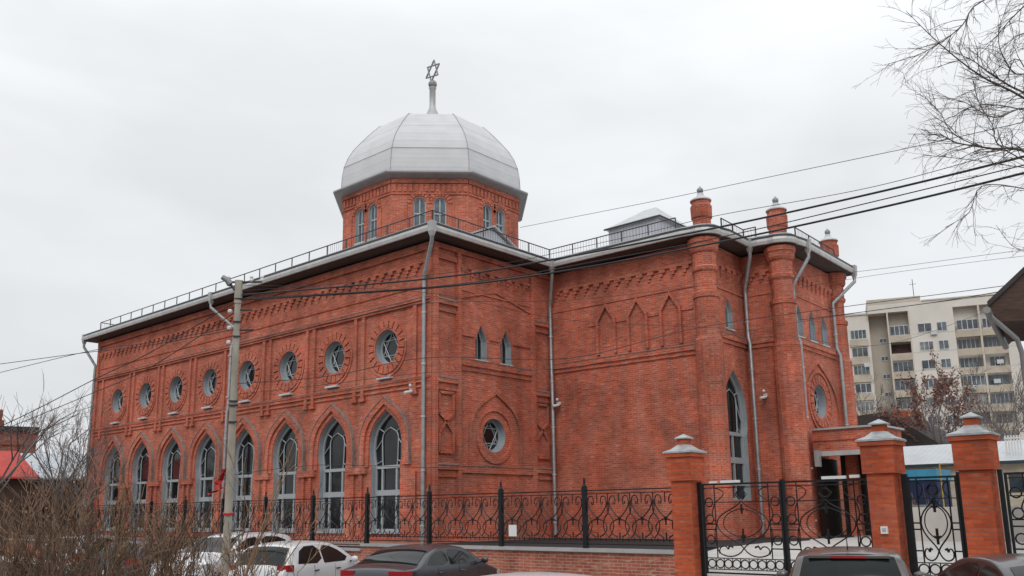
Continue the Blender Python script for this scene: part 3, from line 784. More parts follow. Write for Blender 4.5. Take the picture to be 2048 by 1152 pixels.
def fence_unit(mb, F, c, z0, z1, w, r=.016):
    """lyre: heart scrolls above, round cage below, finial in the middle"""
    h = z1-z0; zm = z0+h*.40
    for s in (-1, 1):
        heart = bez((c, z0+h*.44), (c+s*w*.30, z0+h*.60), (c+s*w*.52, z0+h*.72), (c+s*w*.40, z0+h*.90), 7)
        heart += bez((c+s*w*.40, z0+h*.90), (c+s*w*.32, z0+h*.98), (c+s*w*.14, z0+h*.95), (c+s*w*.16, z0+h*.80), 5)[1:]
        heart += bez((c+s*w*.16, z0+h*.80), (c+s*w*.18, z0+h*.72), (c+s*w*.28, z0+h*.74), (c+s*w*.26, z0+h*.82), 3)[1:]
        fline(mb, F, heart, r, 0, 4)
        cage = bez((c, z0+h*.44), (c+s*w*.62, z0+h*.36), (c+s*w*.50, z0+h*.12), (c+s*w*.10, z0+h*.04), 8)
        fline(mb, F, cage, r, 0, 4)
        cage = bez((c+s*w*.5, z0+h*.56), (c+s*w*.20, z0+h*.42), (c+s*w*.16, z0+h*.22), (c+s*w*.5, z0+h*.02), 8)
        fline(mb, F, cage, r, 0, 4)
        leaf = [(c+s*w*.5, z0+h*.56), (c+s*w*.46, z0+h*.70), (c+s*w*.5, z0+h*.86)]
        fline(mb, F, leaf, r, 0, 4)
    fline(mb, F, [(c, z0+h*.44), (c, z0+h*.30)], r*1.5, 0, 4); fline(mb, F, [(c, z1), (c, z0+h*.78)], r, 0, 4)
    fline(mb, F, [(c, z0), (c, z0+h*.14)], r*1.3, 0, 4)
    fline(mb, F, circle(c, z0+h*.44, .035, 8)+[(c+.035, z0+h*.44)], r*1.3, 0, 4)
    fline(mb, F, [(c+w*.5, z1), (c+w*.5, z0+h*.84)], r, 0, 4)
    for k in range(4):
        uu = c-w*.5+w*(k+.5)/4; fline(mb, F, [(uu, z0-.07), (uu, z0+.03)], r*.9, 0, 4)
for a, b in zip(XP, XP[1:]):
    mb = MB(); x0, x1 = b+.05, a-.05
    zb = .92 if b > .3 else .77
    fbox(mb, FZ, x0, x1, 2.115, 2.145, -.015, .015); fbox(mb, FZ, x0, x1, 2.035, 2.055, -.012, .012)
    fbox(mb, FZ, x0, x1, zb, zb+.025, -.015, .015); fbox(mb, FZ, x0, x1, zb-.12, zb-.095, -.015, .015)
    n = 4; wd = (x1-x0)/n
    if b > -24:
        for i in range(n): fence_unit(mb, FZ, x0+wd*(i+.5), zb+.03, 2.05, wd)
    obj('scroll_panel', mb, IRON, fence)
nb = MB(); fbox(nb, FZ, 6.52, 6.80, .98, 1.28, .02, .025); tag(obj('paper_notice', nb, PLATE), 'blank white paper notice tied low on the iron fence', 'notice')

# ------------------------------------------------------------------ gate pillars
def pillar(x, y, label):
    o = thing('gate_pillar', label, 'pillar', (x, y, -.46), 0, 'brick pillars of the gate')
    z = .46
    s = MB(); s.box(-.255, .255, -.255, .255, 0, z+2.28); obj('shaft', s, BR2, o)
    c = MB(); c.box(-.315, .315, -.315, .315, z+2.28, z+2.82); c.box(-.355, .355, -.355, .355, z+2.822, z+2.91); obj('collar', c, BR2, o)
    k = MB(); k.add([(-.50, -.50, z+2.912), (.50, -.50, z+2.912), (.50, .50, z+2.912), (-.50, .50, z+2.912),
                    (-.50, -.50, z+2.95), (.50, -.50, z+2.95), (.50, .50, z+2.95), (-.50, .50, z+2.95),
                    (-.13, -.13, z+3.13), (.13, -.13, z+3.13), (.13, .13, z+3.13), (-.13, .13, z+3.13),
                    (-.31, -.31, z+3.01), (.31, -.31, z+3.01), (.31, .31, z+3.01), (-.31, .31, z+3.01)],
                   [(0, 3, 2, 1), (0, 1, 5, 4), (1, 2, 6, 5), (2, 3, 7, 6), (3, 0, 4, 7), (4, 5, 13, 12), (5, 6, 14, 13), (6, 7, 15, 14), (7, 4, 12, 15),
                    (12, 13, 9, 8), (13, 14, 10, 9), (14, 15, 11, 10), (15, 12, 8, 11), (8, 9, 10, 11)])
    k.v = [(x*.75, y*.75, z_) for x, y, z_ in k.v]; obj('cap', k, CAPM, o)
    n = MB(); n.box(-.115, .115, -.115, .115, z+3.10, z+3.25); obj('topper', n, BR2, o)
    t = MB(); t.add([(-.19, -.19, z+3.25), (.19, -.19, z+3.25), (.19, .19, z+3.25), (-.19, .19, z+3.25), (-.19, -.19, z+3.275), (.19, -.19, z+3.275), (.19, .19, z+3.275), (-.19, .19, z+3.275), (0, 0, z+3.37)],
                    [(0, 3, 2, 1), (0, 1, 5, 4), (1, 2, 6, 5), (2, 3, 7, 6), (3, 0, 4, 7), (4, 5, 8), (5, 6, 8), (6, 7, 8), (7, 4, 8)])
    t.v = [(x*.85, y*.85, z_) for x, y, z_ in t.v]; obj('topper_cap', t, CAPM, o)
    return o
PXS = (12.02, 16.48, 18.17)
pillar(PXS[0], -3.3, 'brick gate pillar with grey metal cap standing where the fence meets the double gate')
pillar(PXS[1], -3.3, 'brick gate pillar carrying a small white intercom box, between double gate and wicket')
pillar(PXS[2], -3.3, 'rightmost brick gate pillar, on the right of the narrow wicket gate')
ic = thing('intercom_box', 'small white intercom box fixed to the middle brick gate pillar', 'intercom', (16.48, -3.556, 1.19))
a = MB(); a.box(-.065, .065, -.05, 0, -.07, .07); obj('housing', a, PLATE, ic)
a = MB(); a.box(-.035, .035, -.056, -.051, -.03, .04); obj('speaker_grille', a, GUT, ic)

# ------------------------------------------------------------------ gates
def scroll_leaf(mb, F, x0, x1, z0, z1, r=.0145, big=True):
    w = x1-x0; h = z1-z0; c = (x0+x1)/2
    def L(p, k=1): fline(mb, F, p, r*k, 0, 4)
    for xx in (x0+.02, x1-.02): fbox(mb, F, xx-.022, xx+.022, z0, z1, -.022, .022)
    for zz, t in ((z1-.02, .02), (z0+.02, .018), (z1-.10, .010)): fbox(mb, F, x0+.042, x1-.042, zz-t, zz+t, -.014, .014)
    zr = z0+.34; zt = z1-.42
    for zz in (zr, z0+.10, zt): fbox(mb, F, x0+.042, x1-.042, zz-.010, zz+.010, -.010, .010)
    nc = max(3, round((w-.1)/.21)); 
    for i in range(nc):
        cc = x0+.05+(w-.1)*(i+.5)/nc; rr = min(.095, (w-.1)/nc*.46)
        pts = circle(cc, (zr+z0+.10)/2, rr, 14); L(pts+[pts[0]])
        L([(cc+(w-.1)/nc/2, z0+.11), (cc+(w-.1)/nc/2, zr)], .8)
    sidew = .17 if w < 1.2 else .30
    for s, xs in ((1, x0+sidew), (-1, x1-sidew)):
        L([(xs, zr), (xs, z1-.02)])
        for zz in (zr+.22, zr+.62): L([(xs, zz), (xs-s*sidew, zz)])
        if w > 1.2:
            for zz in (zr+.40, zr+.85, zr+1.22): 
                pts = circle(xs-s*sidew*.48, zz, .095, 12); L(pts+[pts[0]])
    W = (w-2*sidew); zc = zr+.74
    for s in (-1, 1):
        # onion round the centre, pointed at the top
        L(bez((c, zt+.02), (c+s*W*.10, zt-.16), (c+s*W*.48, zc+.26), (c+s*W*.48, zc), 8))
        L(bez((c+s*W*.48, zc), (c+s*W*.46, zc-.26), (c+s*W*.10, zc-.36), (c, zr+.22), 8))
        L(bez((c, zt-.14), (c+s*W*.16, zc+.30), (c+s*W*.36, zc+.22), (c+s*W*.36, zc), 7), .8)
        L(bez((c+s*W*.36, zc), (c+s*W*.34, zc-.20), (c+s*W*.08, zc-.28), (c, zc-.30), 7), .8)
        # lower curls
        L(bez((c, zr+.22), (c+s*W*.10, zr+.02), (c+s*W*.30, zr+.0), (c+s*W*.44, zr+.10), 7))
        L(bez((c+s*W*.44, zr+.10), (c+s*W*.52, zr+.22), (c+s*W*.34, zr+.34), (c+s*W*.30, zr+.20), 6))
        L([(c+s*W*.30, zr+.20), (c+s*W*.26, zr+.27), (c+s*W*.20, zr+.24)], 1.6)
        # top corner scrolls
        L(bez((c+s*W*.5, zt), (c+s*W*.35, zt+.1), (c+s*W*.2, zt+.25), (c+s*W*.5, z1-.1), 6), .8)
        if w > 1.2:
            L(bez((c+s*W*.48, zc), (c+s*W*.60, zc+.2), (c+s*W*.56, zt-.2), (c+s*W*.5, zt-.02), 6), .9)
            L(bez((c+s*W*.48, zc), (c+s*W*.58, zc-.2), (c+s*W*.52, zr+.3), (c+s*W*.46, zr+.1), 6), .9)
    L([(c, zt-.05), (c, zt-.26)], 1.8); L([(c, zc-.10), (c, zc-.40)], 1.8)
    for zz in (zt-.14, zc-.24): L([(c-.06, zz), (c, zz-.05), (c+.06, zz)], 1.2)
    pts = circle(c, (zt+z1-.1)/2, .09, 12); L(pts+[pts[0]])
    L([(c-.14, (zt+z1-.1)/2), (c, z1-.1), (c+.14, (zt+z1-.1)/2), (c, zt), (c-.14, (zt+z1-.1)/2)], .8)
    L([(x0+.04, zc), (c-W*.48, zc)]); L([(x1-.04, zc), (c+W*.48, zc)])
gate = thing('double_gate', 'black wrought iron double gate with onion scrolls and two white strips on top', 'gate', (0, 0, 0))
for i, (x0, x1) in enumerate(((12.42, 14.31), (14.35, 16.16))):
    mb = MB(); scroll_leaf(mb, FZ, x0, x1, .22, 2.20); leaf = obj('gate_leaf', mb, IRON, gate)
    mb = MB()
    if i == 0: fbox(mb, FZ, 12.62, 12.80, 2.205, 2.25, -.03, .03); fbox(mb, FZ, 12.90, 13.36, 2.205, 2.26, -.03, .03)
    else: fbox(mb, FZ, 15.22, 15.72, 2.21, 2.27, -.03, .03); fbox(mb, FZ, 15.80, 16.00, 2.22, 2.28, -.03, .03)
    obj('white_strip', mb, PLATE, leaf)
for x in (12.34, 14.33, 16.17): mb = MB(); mb.box(x-.045, x+.045, -3.30, -3.22, .02, 2.24); obj('gate_post', mb, IRON, gate)
wk = thing('wicket_gate', 'narrow black iron wicket gate with one onion scroll between two brick pillars', 'gate', (0, 0, 0))
mb = MB(); scroll_leaf(mb, FZ, 16.90, 17.80, .24, 2.20); obj('gate_leaf', mb, IRON, wk)
for x in (16.84, 17.84): mb = MB(); mb.box(x-.05, x+.05, -3.30, -3.20, .02, 2.26); obj('gate_post', mb, IRON, wk)
sf = thing('short_iron_fence', 'black scroll fence panel right of the rightmost brick pillar', 'fence', (0, 0, 0))
mb = MB(); scroll_leaf(mb, FZ, 18.60, 20.6, .30, 2.22); scroll_leaf(mb, FZ, 20.66, 22.6, .30, 2.22); obj('scroll_panel', mb, IRON, sf)
for x in (18.50, 20.60, 22.6): mb = MB(); mb.box(x, x+.07, -3.34, -3.26, -.1, 2.28); obj('post', mb, IRON, sf)

# ------------------------------------------------------------------ cars
CARP = {}
def carpaint(name, c, rough=.28, metal=.0):
    m = mat(name, c, rough, metal, var=.05, scale=2); b = m.node_tree.nodes['Principled BSDF']
    b.inputs['Coat Weight'].default_value = .6; b.inputs['Coat Roughness'].default_value = .12
    return m
CGL = mat('car_glass', (.014, .018, .019), .06, 0, var=.2, spec=.28)
TYRE = mat('tyre_rubber', (.02, .02, .02), .8); RIM = mat('rim_alloy', (.45, .45, .46), .35, .7)
TAIL = mat('tail_lamp', (.36, .012, .018), .2, var=.1); CLEAR = mat('head_lamp', (.6, .6, .62), .15)
TRIM = mat('black_trim', (.02, .02, .022), .5); NPL = mat('number_plate', (.62, .62, .60), .5)
def smooth_prof(p, n=2):
    for _ in range(n):
        q_ = [p[0]]
        for a, b in zip(p, p[1:]):
            q_ += [(a[0]*.75+b[0]*.25, a[1]*.75+b[1]*.25), (a[0]*.25+b[0]*.75, a[1]*.25+b[1]*.75)]
        p = q_+[p[-1]]
    return p
def car(name, label, prof, W, belt, paint, loc, rz, wins, rear_glass, front_glass, lamps, wheels, spoiler=False, cat='car', rails=False, antenna=False):
    """car along +Y, nose at +Y. prof: roofline (y,z); wins: side-window outlines (y,z); glasses: (y range) on the roofline"""
    o = thing(name, label, cat, loc, rz, 'cars parked nose-in along the fence')
    P = smooth_prof(prof, 2); y0, y1 = P[0][0], P[-1][0]; H = max(z for _, z in P)
    def zt(y):
        for a, b in zip(P, P[1:]):
            if a[0] <= y <= b[0]: return a[1]+(b[1]-a[1])*((y-a[0])/max(1e-6, b[0]-a[0]))
        return P[-1][1] if y > y1 else P[0][1]
    def hw(y, z):
        t = (y-y0)/(y1-y0); e = min(t, 1-t)
        base = W/2*(1-.16*max(0, 1-e/.13)**2.2)
        if z > belt: return base*(1-.030)-(z-belt)*.46
        lo = max(0, (.42-z)/.42)
        return base*(1-.07*lo*lo-.03*max(0, (z-.62)/(belt-.62))**2 if belt > .62 else 1)
    def top(y, x):
        z = zt(y); k = abs(x)/max(.1, hw(y, z)); return z-.045*k**2.4
    ys = sorted(set([y0+(y1-y0)*i/70 for i in range(71)]+[p_[0] for p_ in P]))
    ys = [y for i, y in enumerate(ys) if i == 0 or y-ys[i-1] > .004]
    rows = []
    for y in ys:
        Z = zt(y); r = min(.10, (Z-.2)*.3); row = []
        zs_ = [.20+(Z-r-.20)*i/11 for i in range(12)]
        for z in zs_: row.append((hw(y, z), z))
        hx, hz = hw(y, Z-r), Z-r
        for i in range(1, 5):
            q = pi/2*i/4; row.append((hx-r*.9*(1-cos(q)), hz+(r-.045)*sin(q)))
        xe = row[-1][0]
        for i in range(1, 5): x = xe*(1-i/4); row.append((x, Z-.045*(x/max(.1, xe))**2.4))
        rows.append([(x, y, z) for x, z in row]+[(-x, y, z) for x, z in row[:-1][::-1]])
    K = len(rows[0]); b = MB()
    for r_ in rows: b.v += r_
    for i in range(len(rows)-1):
        for j in range(K-1):
            a = i*K+j; b.f.append((a, a+K, a+K+1, a+1))
    b.f.append(tuple(range(K))[::-1][::-1]); b.f.append(tuple((len(rows)-1)*K+j for j in range(K))[::-1])
    body = obj('body', b, paint, o, 38)
    # side glass
    for wpoly in wins:
        for s in (-1, 1):
            g = MB(); wp = smooth_prof(wpoly+[wpoly[0]], 1)[:-1]
            # subdivide vertical extent by a fan of strips
            tr = tess(wp); g.add([(s*(hw(y, z)+.006), y, z) for y, z in wp], tr if s < 0 else [t[::-1] for t in tr]); obj('side_window', g, CGL, o)
    for nm, (ya, yb, inset) in (('rear_window', rear_glass), ('windscreen', front_glass)):
        g = MB(); n = 10; m = 8
        for i in range(n+1):
            y = ya+(yb-ya)*i/n
            for j in range(m+1):
                Z = zt(y); xe = hw(y, Z-.1)-.09*.9-inset; x = -xe+2*xe*j/m
                # lift along the surface normal in the y-z plane
                d = .02; dz = (zt(y+d)-zt(y-d))/(2*d); ln = sqrt(1+dz*dz)
                xx = x; zz = Z-.045*(abs(x)/max(.1, xe+inset))**2.4
                g.v.append((xx, y-dz/ln*.008, zz+.008/ln))
        for i in range(n):
            for j in range(m):
                a = i*(m+1)+j; g.f.append((a, a+1, a+m+2, a+m+1))
        obj(nm, g, CGL, o, 60)
    # lamps: boxes hugging the corner
    for (nm, yy, z0, z1, xin, depth, m_) in lamps:
        for s in (-1, 1):
            g = MB(); xo = hw(yy, (z0+z1)/2)
            sgn = -1 if yy < (y0+y1)/2 else 1
            zq = z0*.45+z1*.55; cand = [q_ for q_ in ys if zt(q_) >= zq]; yo = (min(cand)-.014) if sgn < 0 else (max(cand)+.014)
            yy = yo-sgn*.09
            pts = [(xo-xin, yo), (hw(yo, z0)-.03, yo), (hw(yy, z0)+.012, yo-sgn*depth*.35), (hw(yy-sgn*depth, z0)+.012, yo-sgn*depth), (xo-xin, yo-sgn*depth)]
            pts = [(s*x, y) for x, y in pts]
            if s*sgn > 0: pts = pts[::-1]
            g.prism(pts if True else pts, z0, z1); 
            bm = obj(nm, g, m_, o)
    g = MB(); g.box(-.26, .26, y0-.02, y0+.01, .58, .70); obj('number_plate', g, NPL, o)
    for s in (-1, 1):
        g = MB(); ym = wheels[1]-.55+.0; yb_ = front_glass[0]-.02 if front_glass[0] < front_glass[1] else front_glass[1]
        yb_ = min(front_glass[0], front_glass[1])
        xb = hw(yb_, belt)
        g.lathe((0, 0, 0), [(.02, -.07), (.09, -.05), (.11, 0), (.09, .06), (.02, .08)], 10)
        g.v = [(s*(xb+.13)+x*.9, yb_+.35+y*.5, belt+.06+z) for x, y, z in g.v]
        mr_ = obj('mirror', g, paint, o, 60)
        a_ = MB(); a_.tube([(s*(xb-.02), yb_+.36, belt+.0), (s*(xb+.1), yb_+.35, belt+.03)], .02, k=5); obj('stalk', a_, TRIM, mr_)
    hd = MB()
    for s in (-1, 1):
        for y in (wheels[0]+.55, wheels[0]+1.5):
            x = hw(y, belt-.12); hd.tube([(s*(x+.015), y-.09, belt-.12), (s*(x+.03), y, belt-.115), (s*(x+.015), y+.09, belt-.12)], .014, k=5)
    obj('door_handle', hd, TRIM if paint.name.startswith('white') else paint, o)
    sm_ = MB()
    for s in (-1, 1):
        for y in (wheels[0]+.42, wheels[0]+1.32, wheels[0]+2.2):
            zz = [.3+(belt-.3)*i/6 for i in range(7)]; sm_.tube([(s*(hw(y, z)+.001), y+.05*sin(z*2), z) for z in zz], .005, k=3)
    obj('door_seam', sm_, TRIM, o)
    for yw in wheels:
        for s in (-1, 1):
            xw = hw(yw, .35)
            t = MB(); prof_ = [(.20, -.10), (.31, -.10), (.335, -.07), (.335, .07), (.31, .10), (.20, .10)]
            t.lathe((0, 0, 0), prof_, 24); t.v = [(s*(xw-.085)+z, yw+x, .335+y) for x, y, z in t.v]; wh = obj('wheel', t, TYRE, o, 40)
            r_ = MB(); r_.lathe((0, 0, 0), [(.02, .0), (.205, .0), (.21, .03), (.17, .035), (.05, .02), (.02, .02)], 20)
            r_.v = [(s*(xw+.002+z), yw+x, .335+y) for x, y, z in r_.v]; obj('rim', r_, RIM, wh, 40)
            ar = MB(); pl = [(.385*cos(q), .385*sin(q)) for q in [pi*i/14-.12 for i in range(15)]]+[(-.385*cos(-.2), -.2), (.385*cos(-.2), -.2)]
            tr = tess(pl); ar.add([(s*(hw(yw+a_, max(.2, .335+b_))+.004), yw+a_, max(.2, .335+b_)) for a_, b_ in pl], tr if s < 0 else [t_[::-1] for t_ in tr])
            obj('wheel_arch', ar, TRIM, o)
    if spoiler:
        g = MB(); ya = rear_glass[1]; x = hw(ya, zt(ya))-.12
        g.add([(-x, ya-.10, zt(ya)-.02), (x, ya-.10, zt(ya)-.02), (x, ya+.15, zt(ya)+.015), (-x, ya+.15, zt(ya)+.015), (-x, ya-.10, zt(ya)-.05), (x, ya-.10, zt(ya)-.05)], [(0, 1, 2, 3), (4, 5, 1, 0)])
        obj('spoiler', g, paint, o)
        g = MB(); g.box(-.22, .22, ya-.112, ya-.09, zt(ya)-.05, zt(ya)-.02); obj('brake_lamp', g, TAIL, o)
    if rails:
        g = MB()
        for s in (-1, 1):
            g.tube([(s*(hw(0, H)-.12), y, zt(y)+.03) for y in [-1.2, -1.0, 0, .6, .8]], .018, k=5)
        obj('roof_rail', g, TRIM, o)
    if antenna:
        g = MB(); g.tube([(0, ya+.35 if spoiler else 0, H-.02), (0, (ya if spoiler else 0)+.15, H+.20)], .009, .004, k=5); obj('antenna', g, TRIM, o)
    return o
HATCH = [(-2.0, .30), (-1.99, .60), (-1.95, .92), (-1.86, 1.02), (-1.55, 1.36), (-1.30, 1.475), (-.4, 1.51), (.42, 1.46), (1.12, 1.03), (1.70, .90), (1.95, .70), (2.02, .48), (2.04, .30)]
SEDAN = [(-2.22, .30), (-2.21, .66), (-2.16, .96), (-2.02, 1.03), (-1.62, 1.06), (-1.0, 1.36), (-.55, 1.435), (.1, 1.44), (.55, 1.38), (1.28, .98), (1.95, .84), (2.15, .66), (2.22, .45), (2.24, .30)]
CROSS = [(-2.0, .32), (-1.99, .70), (-1.97, 1.0), (-1.93, 1.08), (-1.72, 1.46), (-1.58, 1.55), (-.7, 1.585), (.15, 1.53), (1.0, 1.08), (1.7, .98), (1.95, .78), (2.02, .52), (2.04, .32)]
SUV = [(-2.2, .35), (-2.19, .8), (-2.15, 1.08), (-2.0, 1.45), (-1.85, 1.60), (-1.0, 1.66), (.1, 1.63), (.4, 1.55), (1.15, 1.12), (1.9, 1.02), (2.15, .82), (2.2, .5), (2.22, .35)]
def hatchwins(b, h): return [[(-1.45, b+.06), (-1.18, h-.12), (-.42, h-.10), (-.42, b+.03)], [(-.36, b+.03), (-.36, h-.10), (.22, h-.15), (.90, b+.04)]]
WHITE = carpaint('white_car_paint', (.70, .71, .72)); DGR = carpaint('charcoal_car_paint', (.030, .034, .044), .3, .0)
BRN = carpaint('grey_brown_car_paint', (.10, .088, .084), .3, .3); BLK = carpaint('black_car_paint', (.018, .018, .02)); SIL = carpaint('silver_car_paint', (.42, .43, .45), .3, .4)
GZ = -.50
car('parked_car', 'white hatchback with dark side windows parked between white crossover and charcoal saloon', HATCH, 1.70, .95, WHITE, (4.1, -8.22, GZ), radians(21),
    hatchwins(.95, 1.5), (-1.87, -1.47, .02), (.46, 1.08, .02), [('tail_lamp', -1.9, .86, 1.0, .20, .26, TAIL), ('head_lamp', 1.9, .62, .80, .35, .3, CLEAR)], (-1.28, 1.22), antenna=False)
car('parked_car', 'charcoal saloon with red tail lamps parked right of the white hatchback', SEDAN, 1.80, .98, DGR, (7.6, -7.4, GZ), radians(15),
    [[(-1.32, 1.04), (-.95, 1.27), (-.42, 1.33), (-.42, 1.01)], [(-.36, 1.01), (-.36, 1.33), (.18, 1.32), (1.05, 1.02)]], (-1.60, -.98, .04), (.60, 1.25, .03),
    [('tail_lamp', -2.15, .86, .96, .36, .22, TAIL), ('head_lamp', 2.1, .60, .76, .4, .3, CLEAR)], (-1.38, 1.30))
car('parked_car', 'grey brown crossover with a wide rear window in front of the double gate', CROSS, 1.78, 1.02, BRN, (17.4, -7.95, GZ), radians(21),
    hatchwins(1.02, 1.58), (-1.93, -1.64, .03), (.20, .96, .02), [('tail_lamp', -1.9, .92, 1.12, .16, .2, TAIL), ('head_lamp', 1.9, .66, .84, .35, .3, CLEAR)], (-1.28, 1.25), spoiler=True, antenna=True)
car('parked_car', 'dark saloon at the bottom right corner in front of the rightmost pillar', SEDAN, 1.80, .98, BLK, (19.75, -7.9, GZ+.06), radians(35),
    [[(-1.32, 1.04), (-.95, 1.27), (-.42, 1.33), (-.42, 1.01)], [(-.36, 1.01), (-.36, 1.33), (.18, 1.32), (1.05, 1.02)]], (-1.60, -.98, .04), (.60, 1.25, .03),
    [('tail_lamp', -2.15, .82, .98, .5, .22, TAIL), ('head_lamp', 2.1, .60, .76, .4, .3, CLEAR)], (-1.38, 1.30))
car('parked_car', 'white crossover parked nose-out behind the pole, left of the white hatchback', SUV, 1.82, 1.08, WHITE, (.15, -7.9, GZ), radians(201),
    [[(-1.75, 1.14), (-1.55, 1.50), (-.42, 1.54), (-.42, 1.11)], [(-.36, 1.11), (-.36, 1.54), (.30, 1.48), (.98, 1.12)]], (-2.12, -1.92, .05), (.42, 1.12, .02),
    [('tail_lamp', -2.1, .95, 1.2, .16, .2, TAIL), ('head_lamp', 2.1, .72, .90, .35, .3, CLEAR)], (-1.38, 1.35), rails=True)
car('parked_car', 'dark car with a red tail lamp half hidden behind the bare bushes', HATCH, 1.70, .95, DGR, (-2.3, -8.6, GZ), radians(21),
    hatchwins(.95, 1.5), (-1.87, -1.47, .02), (.30, .98, .02), [('tail_lamp', -1.9, .80, 1.0, .30, .26, TAIL), ('head_lamp', 1.9, .62, .80, .35, .3, CLEAR)], (-1.28, 1.22))
car('parked_car', 'silver car furthest left, hidden behind the bare bushes', CROSS, 1.75, 1.02, SIL, (-5.9, -8.6, GZ), radians(21),
    hatchwins(1.02, 1.58), (-1.93, -1.64, .03), (.20, .96, .02), [('tail_lamp', -1.9, .82, 1.08, .26, .2, TAIL), ('head_lamp', 1.9, .66, .84, .35, .3, CLEAR)], (-1.28, 1.25))
car('parked_car', 'white car whose pale roof shows at the bottom edge nearer than the charcoal saloon', SEDAN, 1.80, .98, WHITE, (16.2, -14.1, GZ+.03), radians(90),
    [[(-1.32, 1.04), (-.95, 1.27), (-.42, 1.33), (-.42, 1.01)], [(-.36, 1.01), (-.36, 1.33), (.18, 1.32), (1.05, 1.02)]], (-1.60, -.98, .04), (.60, 1.25, .03),
    [('tail_lamp', -2.15, .82, .98, .5, .22, TAIL)], (-1.38, 1.30))

# ------------------------------------------------------------------ utility pole and cables
pole_base = at(453, 1100, 21); pole_top = at(478, 560, 21)
pb = Vector((pole_base.x, pole_base.y, -.45)); pt = Vector((pole_top.x, pole_top.y, pole_top.z))
ax = (pt-Vector((pole_base.x, pole_base.y, pole_base.z))).normalized(); pb = pt-ax*((pt.z+.45)/ax.z)
po = thing('utility_pole', 'pale concrete utility pole with a street lamp arm, insulators and red ribbon', 'pole', pb)
m_ = MB(); m_.tube([Vector((0, 0, 0)), (pt-pb)*.5, pt-pb], .108, .072, k=10); m_.tube([pt-pb-ax*.55, pt-pb], .095, .095, k=8); obj('shaft', m_, CONC, po)
R_ = Vector((rt.x, rt.y, 0)).normalized()
m_ = MB(); tp = pt-pb
for a_, l_, r_ in ((.05, .25, .55), (.72, .1, .35), (1.2, .1, .4)): m_ = MB(); m_.tube([tp-ax*a_-R_*l_, tp-ax*a_+R_*r_], .026, k=5); obj('crossarm', m_, DARKM, po)
for d_ in (-.25, .3, .55): m_ = MB(); m_.lathe(tuple(tp-ax*.05+R_*d_), [(.03, 0), (.05, .04), (.035, .08), (.05, .12), (.02, .16)], 8); obj('insulator', m_, PLATE, po)
for z_ in (.75, 1.15, 1.5): m_ = MB(); m_.lathe(tuple(tp-ax*z_-R_*.18), [(.02, -.05), (.05, -.03), (.06, .02), (.03, .05)], 8); obj('insulator', m_, PLATE, po)
for z_ in (.45, 1.0, 1.35, 2.9, 3.0, 3.4): m_ = MB(); m_.tube([tp-ax*(z_+.02), tp-ax*(z_-.02)], .095+.007*z_, k=10); obj('pole_clamp', m_, DARKM, po)
m_ = MB(); m_.tube([tp-ax*.35, tp-ax*.1-R_*.2, tp+ax*.05-R_*.42], .03, k=6); la = obj('lamp_arm', m_, DARKM, po)
m_ = MB(); m_.tube([tp-ax*.1-R_*.20, tp+ax*.0-R_*.28, tp+ax*.08-R_*.40], .085, .06, k=8); obj('lamp_head', m_, SKIRT, la, 50)
m_ = MB(); rb0 = tp-ax*4.55
def ribbon(m_, a, b, w, n=6, seed=0):
    rr = random.Random(seed); o = len(m_.v)
    for i in range(n+1):
        p_ = a.lerp(b, i/n)+Vector((rr.uniform(-.03, .03), rr.uniform(-.03, .03), rr.uniform(-.03, .03))); t_ = Vector((0, 0, 1)).cross(fwd).normalized()
        wv = (t_*cos(i*.7)+Vector((fwd.x, fwd.y, 0))*sin(i*.7))*w*(1-.4*abs(i/n-.5))
        m_.v += [tuple(p_-wv), tuple(p_+wv)]
    for i in range(n): a_ = o+i*2; m_.f.append((a_, a_+1, a_+3, a_+2))
ribbon(m_, rb0-R_*.14, rb0-R_*.30-ax*.45, .09, 6, 1); ribbon(m_, rb0-R_*.1+ax*.05, rb0-R_*.22+ax*.02-ax*.25, .07, 5, 2)
ribbon(m_, rb0-R_*.14-ax*.40, rb0-R_*.52-ax*.62, .08, 6, 3)
obj('red_ribbon', m_, REDC, po)
m_ = MB(); m_.tube([rb0-ax*1.03, rb0-ax*1.08], .128, k=10); obj('red_tape', m_, REDC, po)

def cable(pts, r, label, grp='overhead cables in front of the building'):
    pts = [Vector(p) for p in pts]; outp = []
    n = len(pts)
    for i in range(n-1):
        p0 = pts[max(i-1, 0)]; p1 = pts[i]; p2 = pts[i+1]; p3 = pts[min(i+2, n-1)]
        for j in range(10):
            t = j/10; outp.append(.5*((2*p1)+(p2-p0)*t+(2*p0-5*p1+4*p2-p3)*t*t+(-p0+3*p1-3*p2+p3)*t**3))
    outp.append(pts[-1]); m_ = MB(); m_.tube(outp, r, k=5)
    return tag(obj('overhead_cable', m_, CABLE), label, 'cable', grp)
def span(a, b, sag, r, label, n=6):
    pts = []
    for i in range(n+1):
        t = i/n; p_ = a.lerp(b, t); pts.append((p_.x, p_.y, p_.z-sag*4*t*(1-t)))
    return cable(pts, r, label)
PR = [at(2330, v, 12) for v in (232, 262, 285)]         # far pole is out of frame to the right
cable([at(482, 590, 21), at(870, 556, 19.6), at(1100, 520, 18.6), at(1430, 456, 17), at(1740, 388, 15), at(2048, 313, 13.2), at(2330, 236, 12)], .020, 'thick black cable, uppermost of the heavy cables running from pole to top right')
cable([at(482, 600, 21), at(870, 575, 19.6), at(1140, 540, 18.6), at(1440, 484, 17), at(1740, 420, 15), at(2048, 346, 13.2), at(2330, 272, 12)], .020, 'thick black cable, lowest of the heavy cables crossing the corner tower')
cable([at(482, 597, 21), at(900, 570, 19.4), at(1250, 512, 18), at(1480, 466, 17), at(1740, 405, 15), at(2048, 330, 13.2), at(2330, 258, 12)], .010, 'thin cable hanging between the two heavy cables')
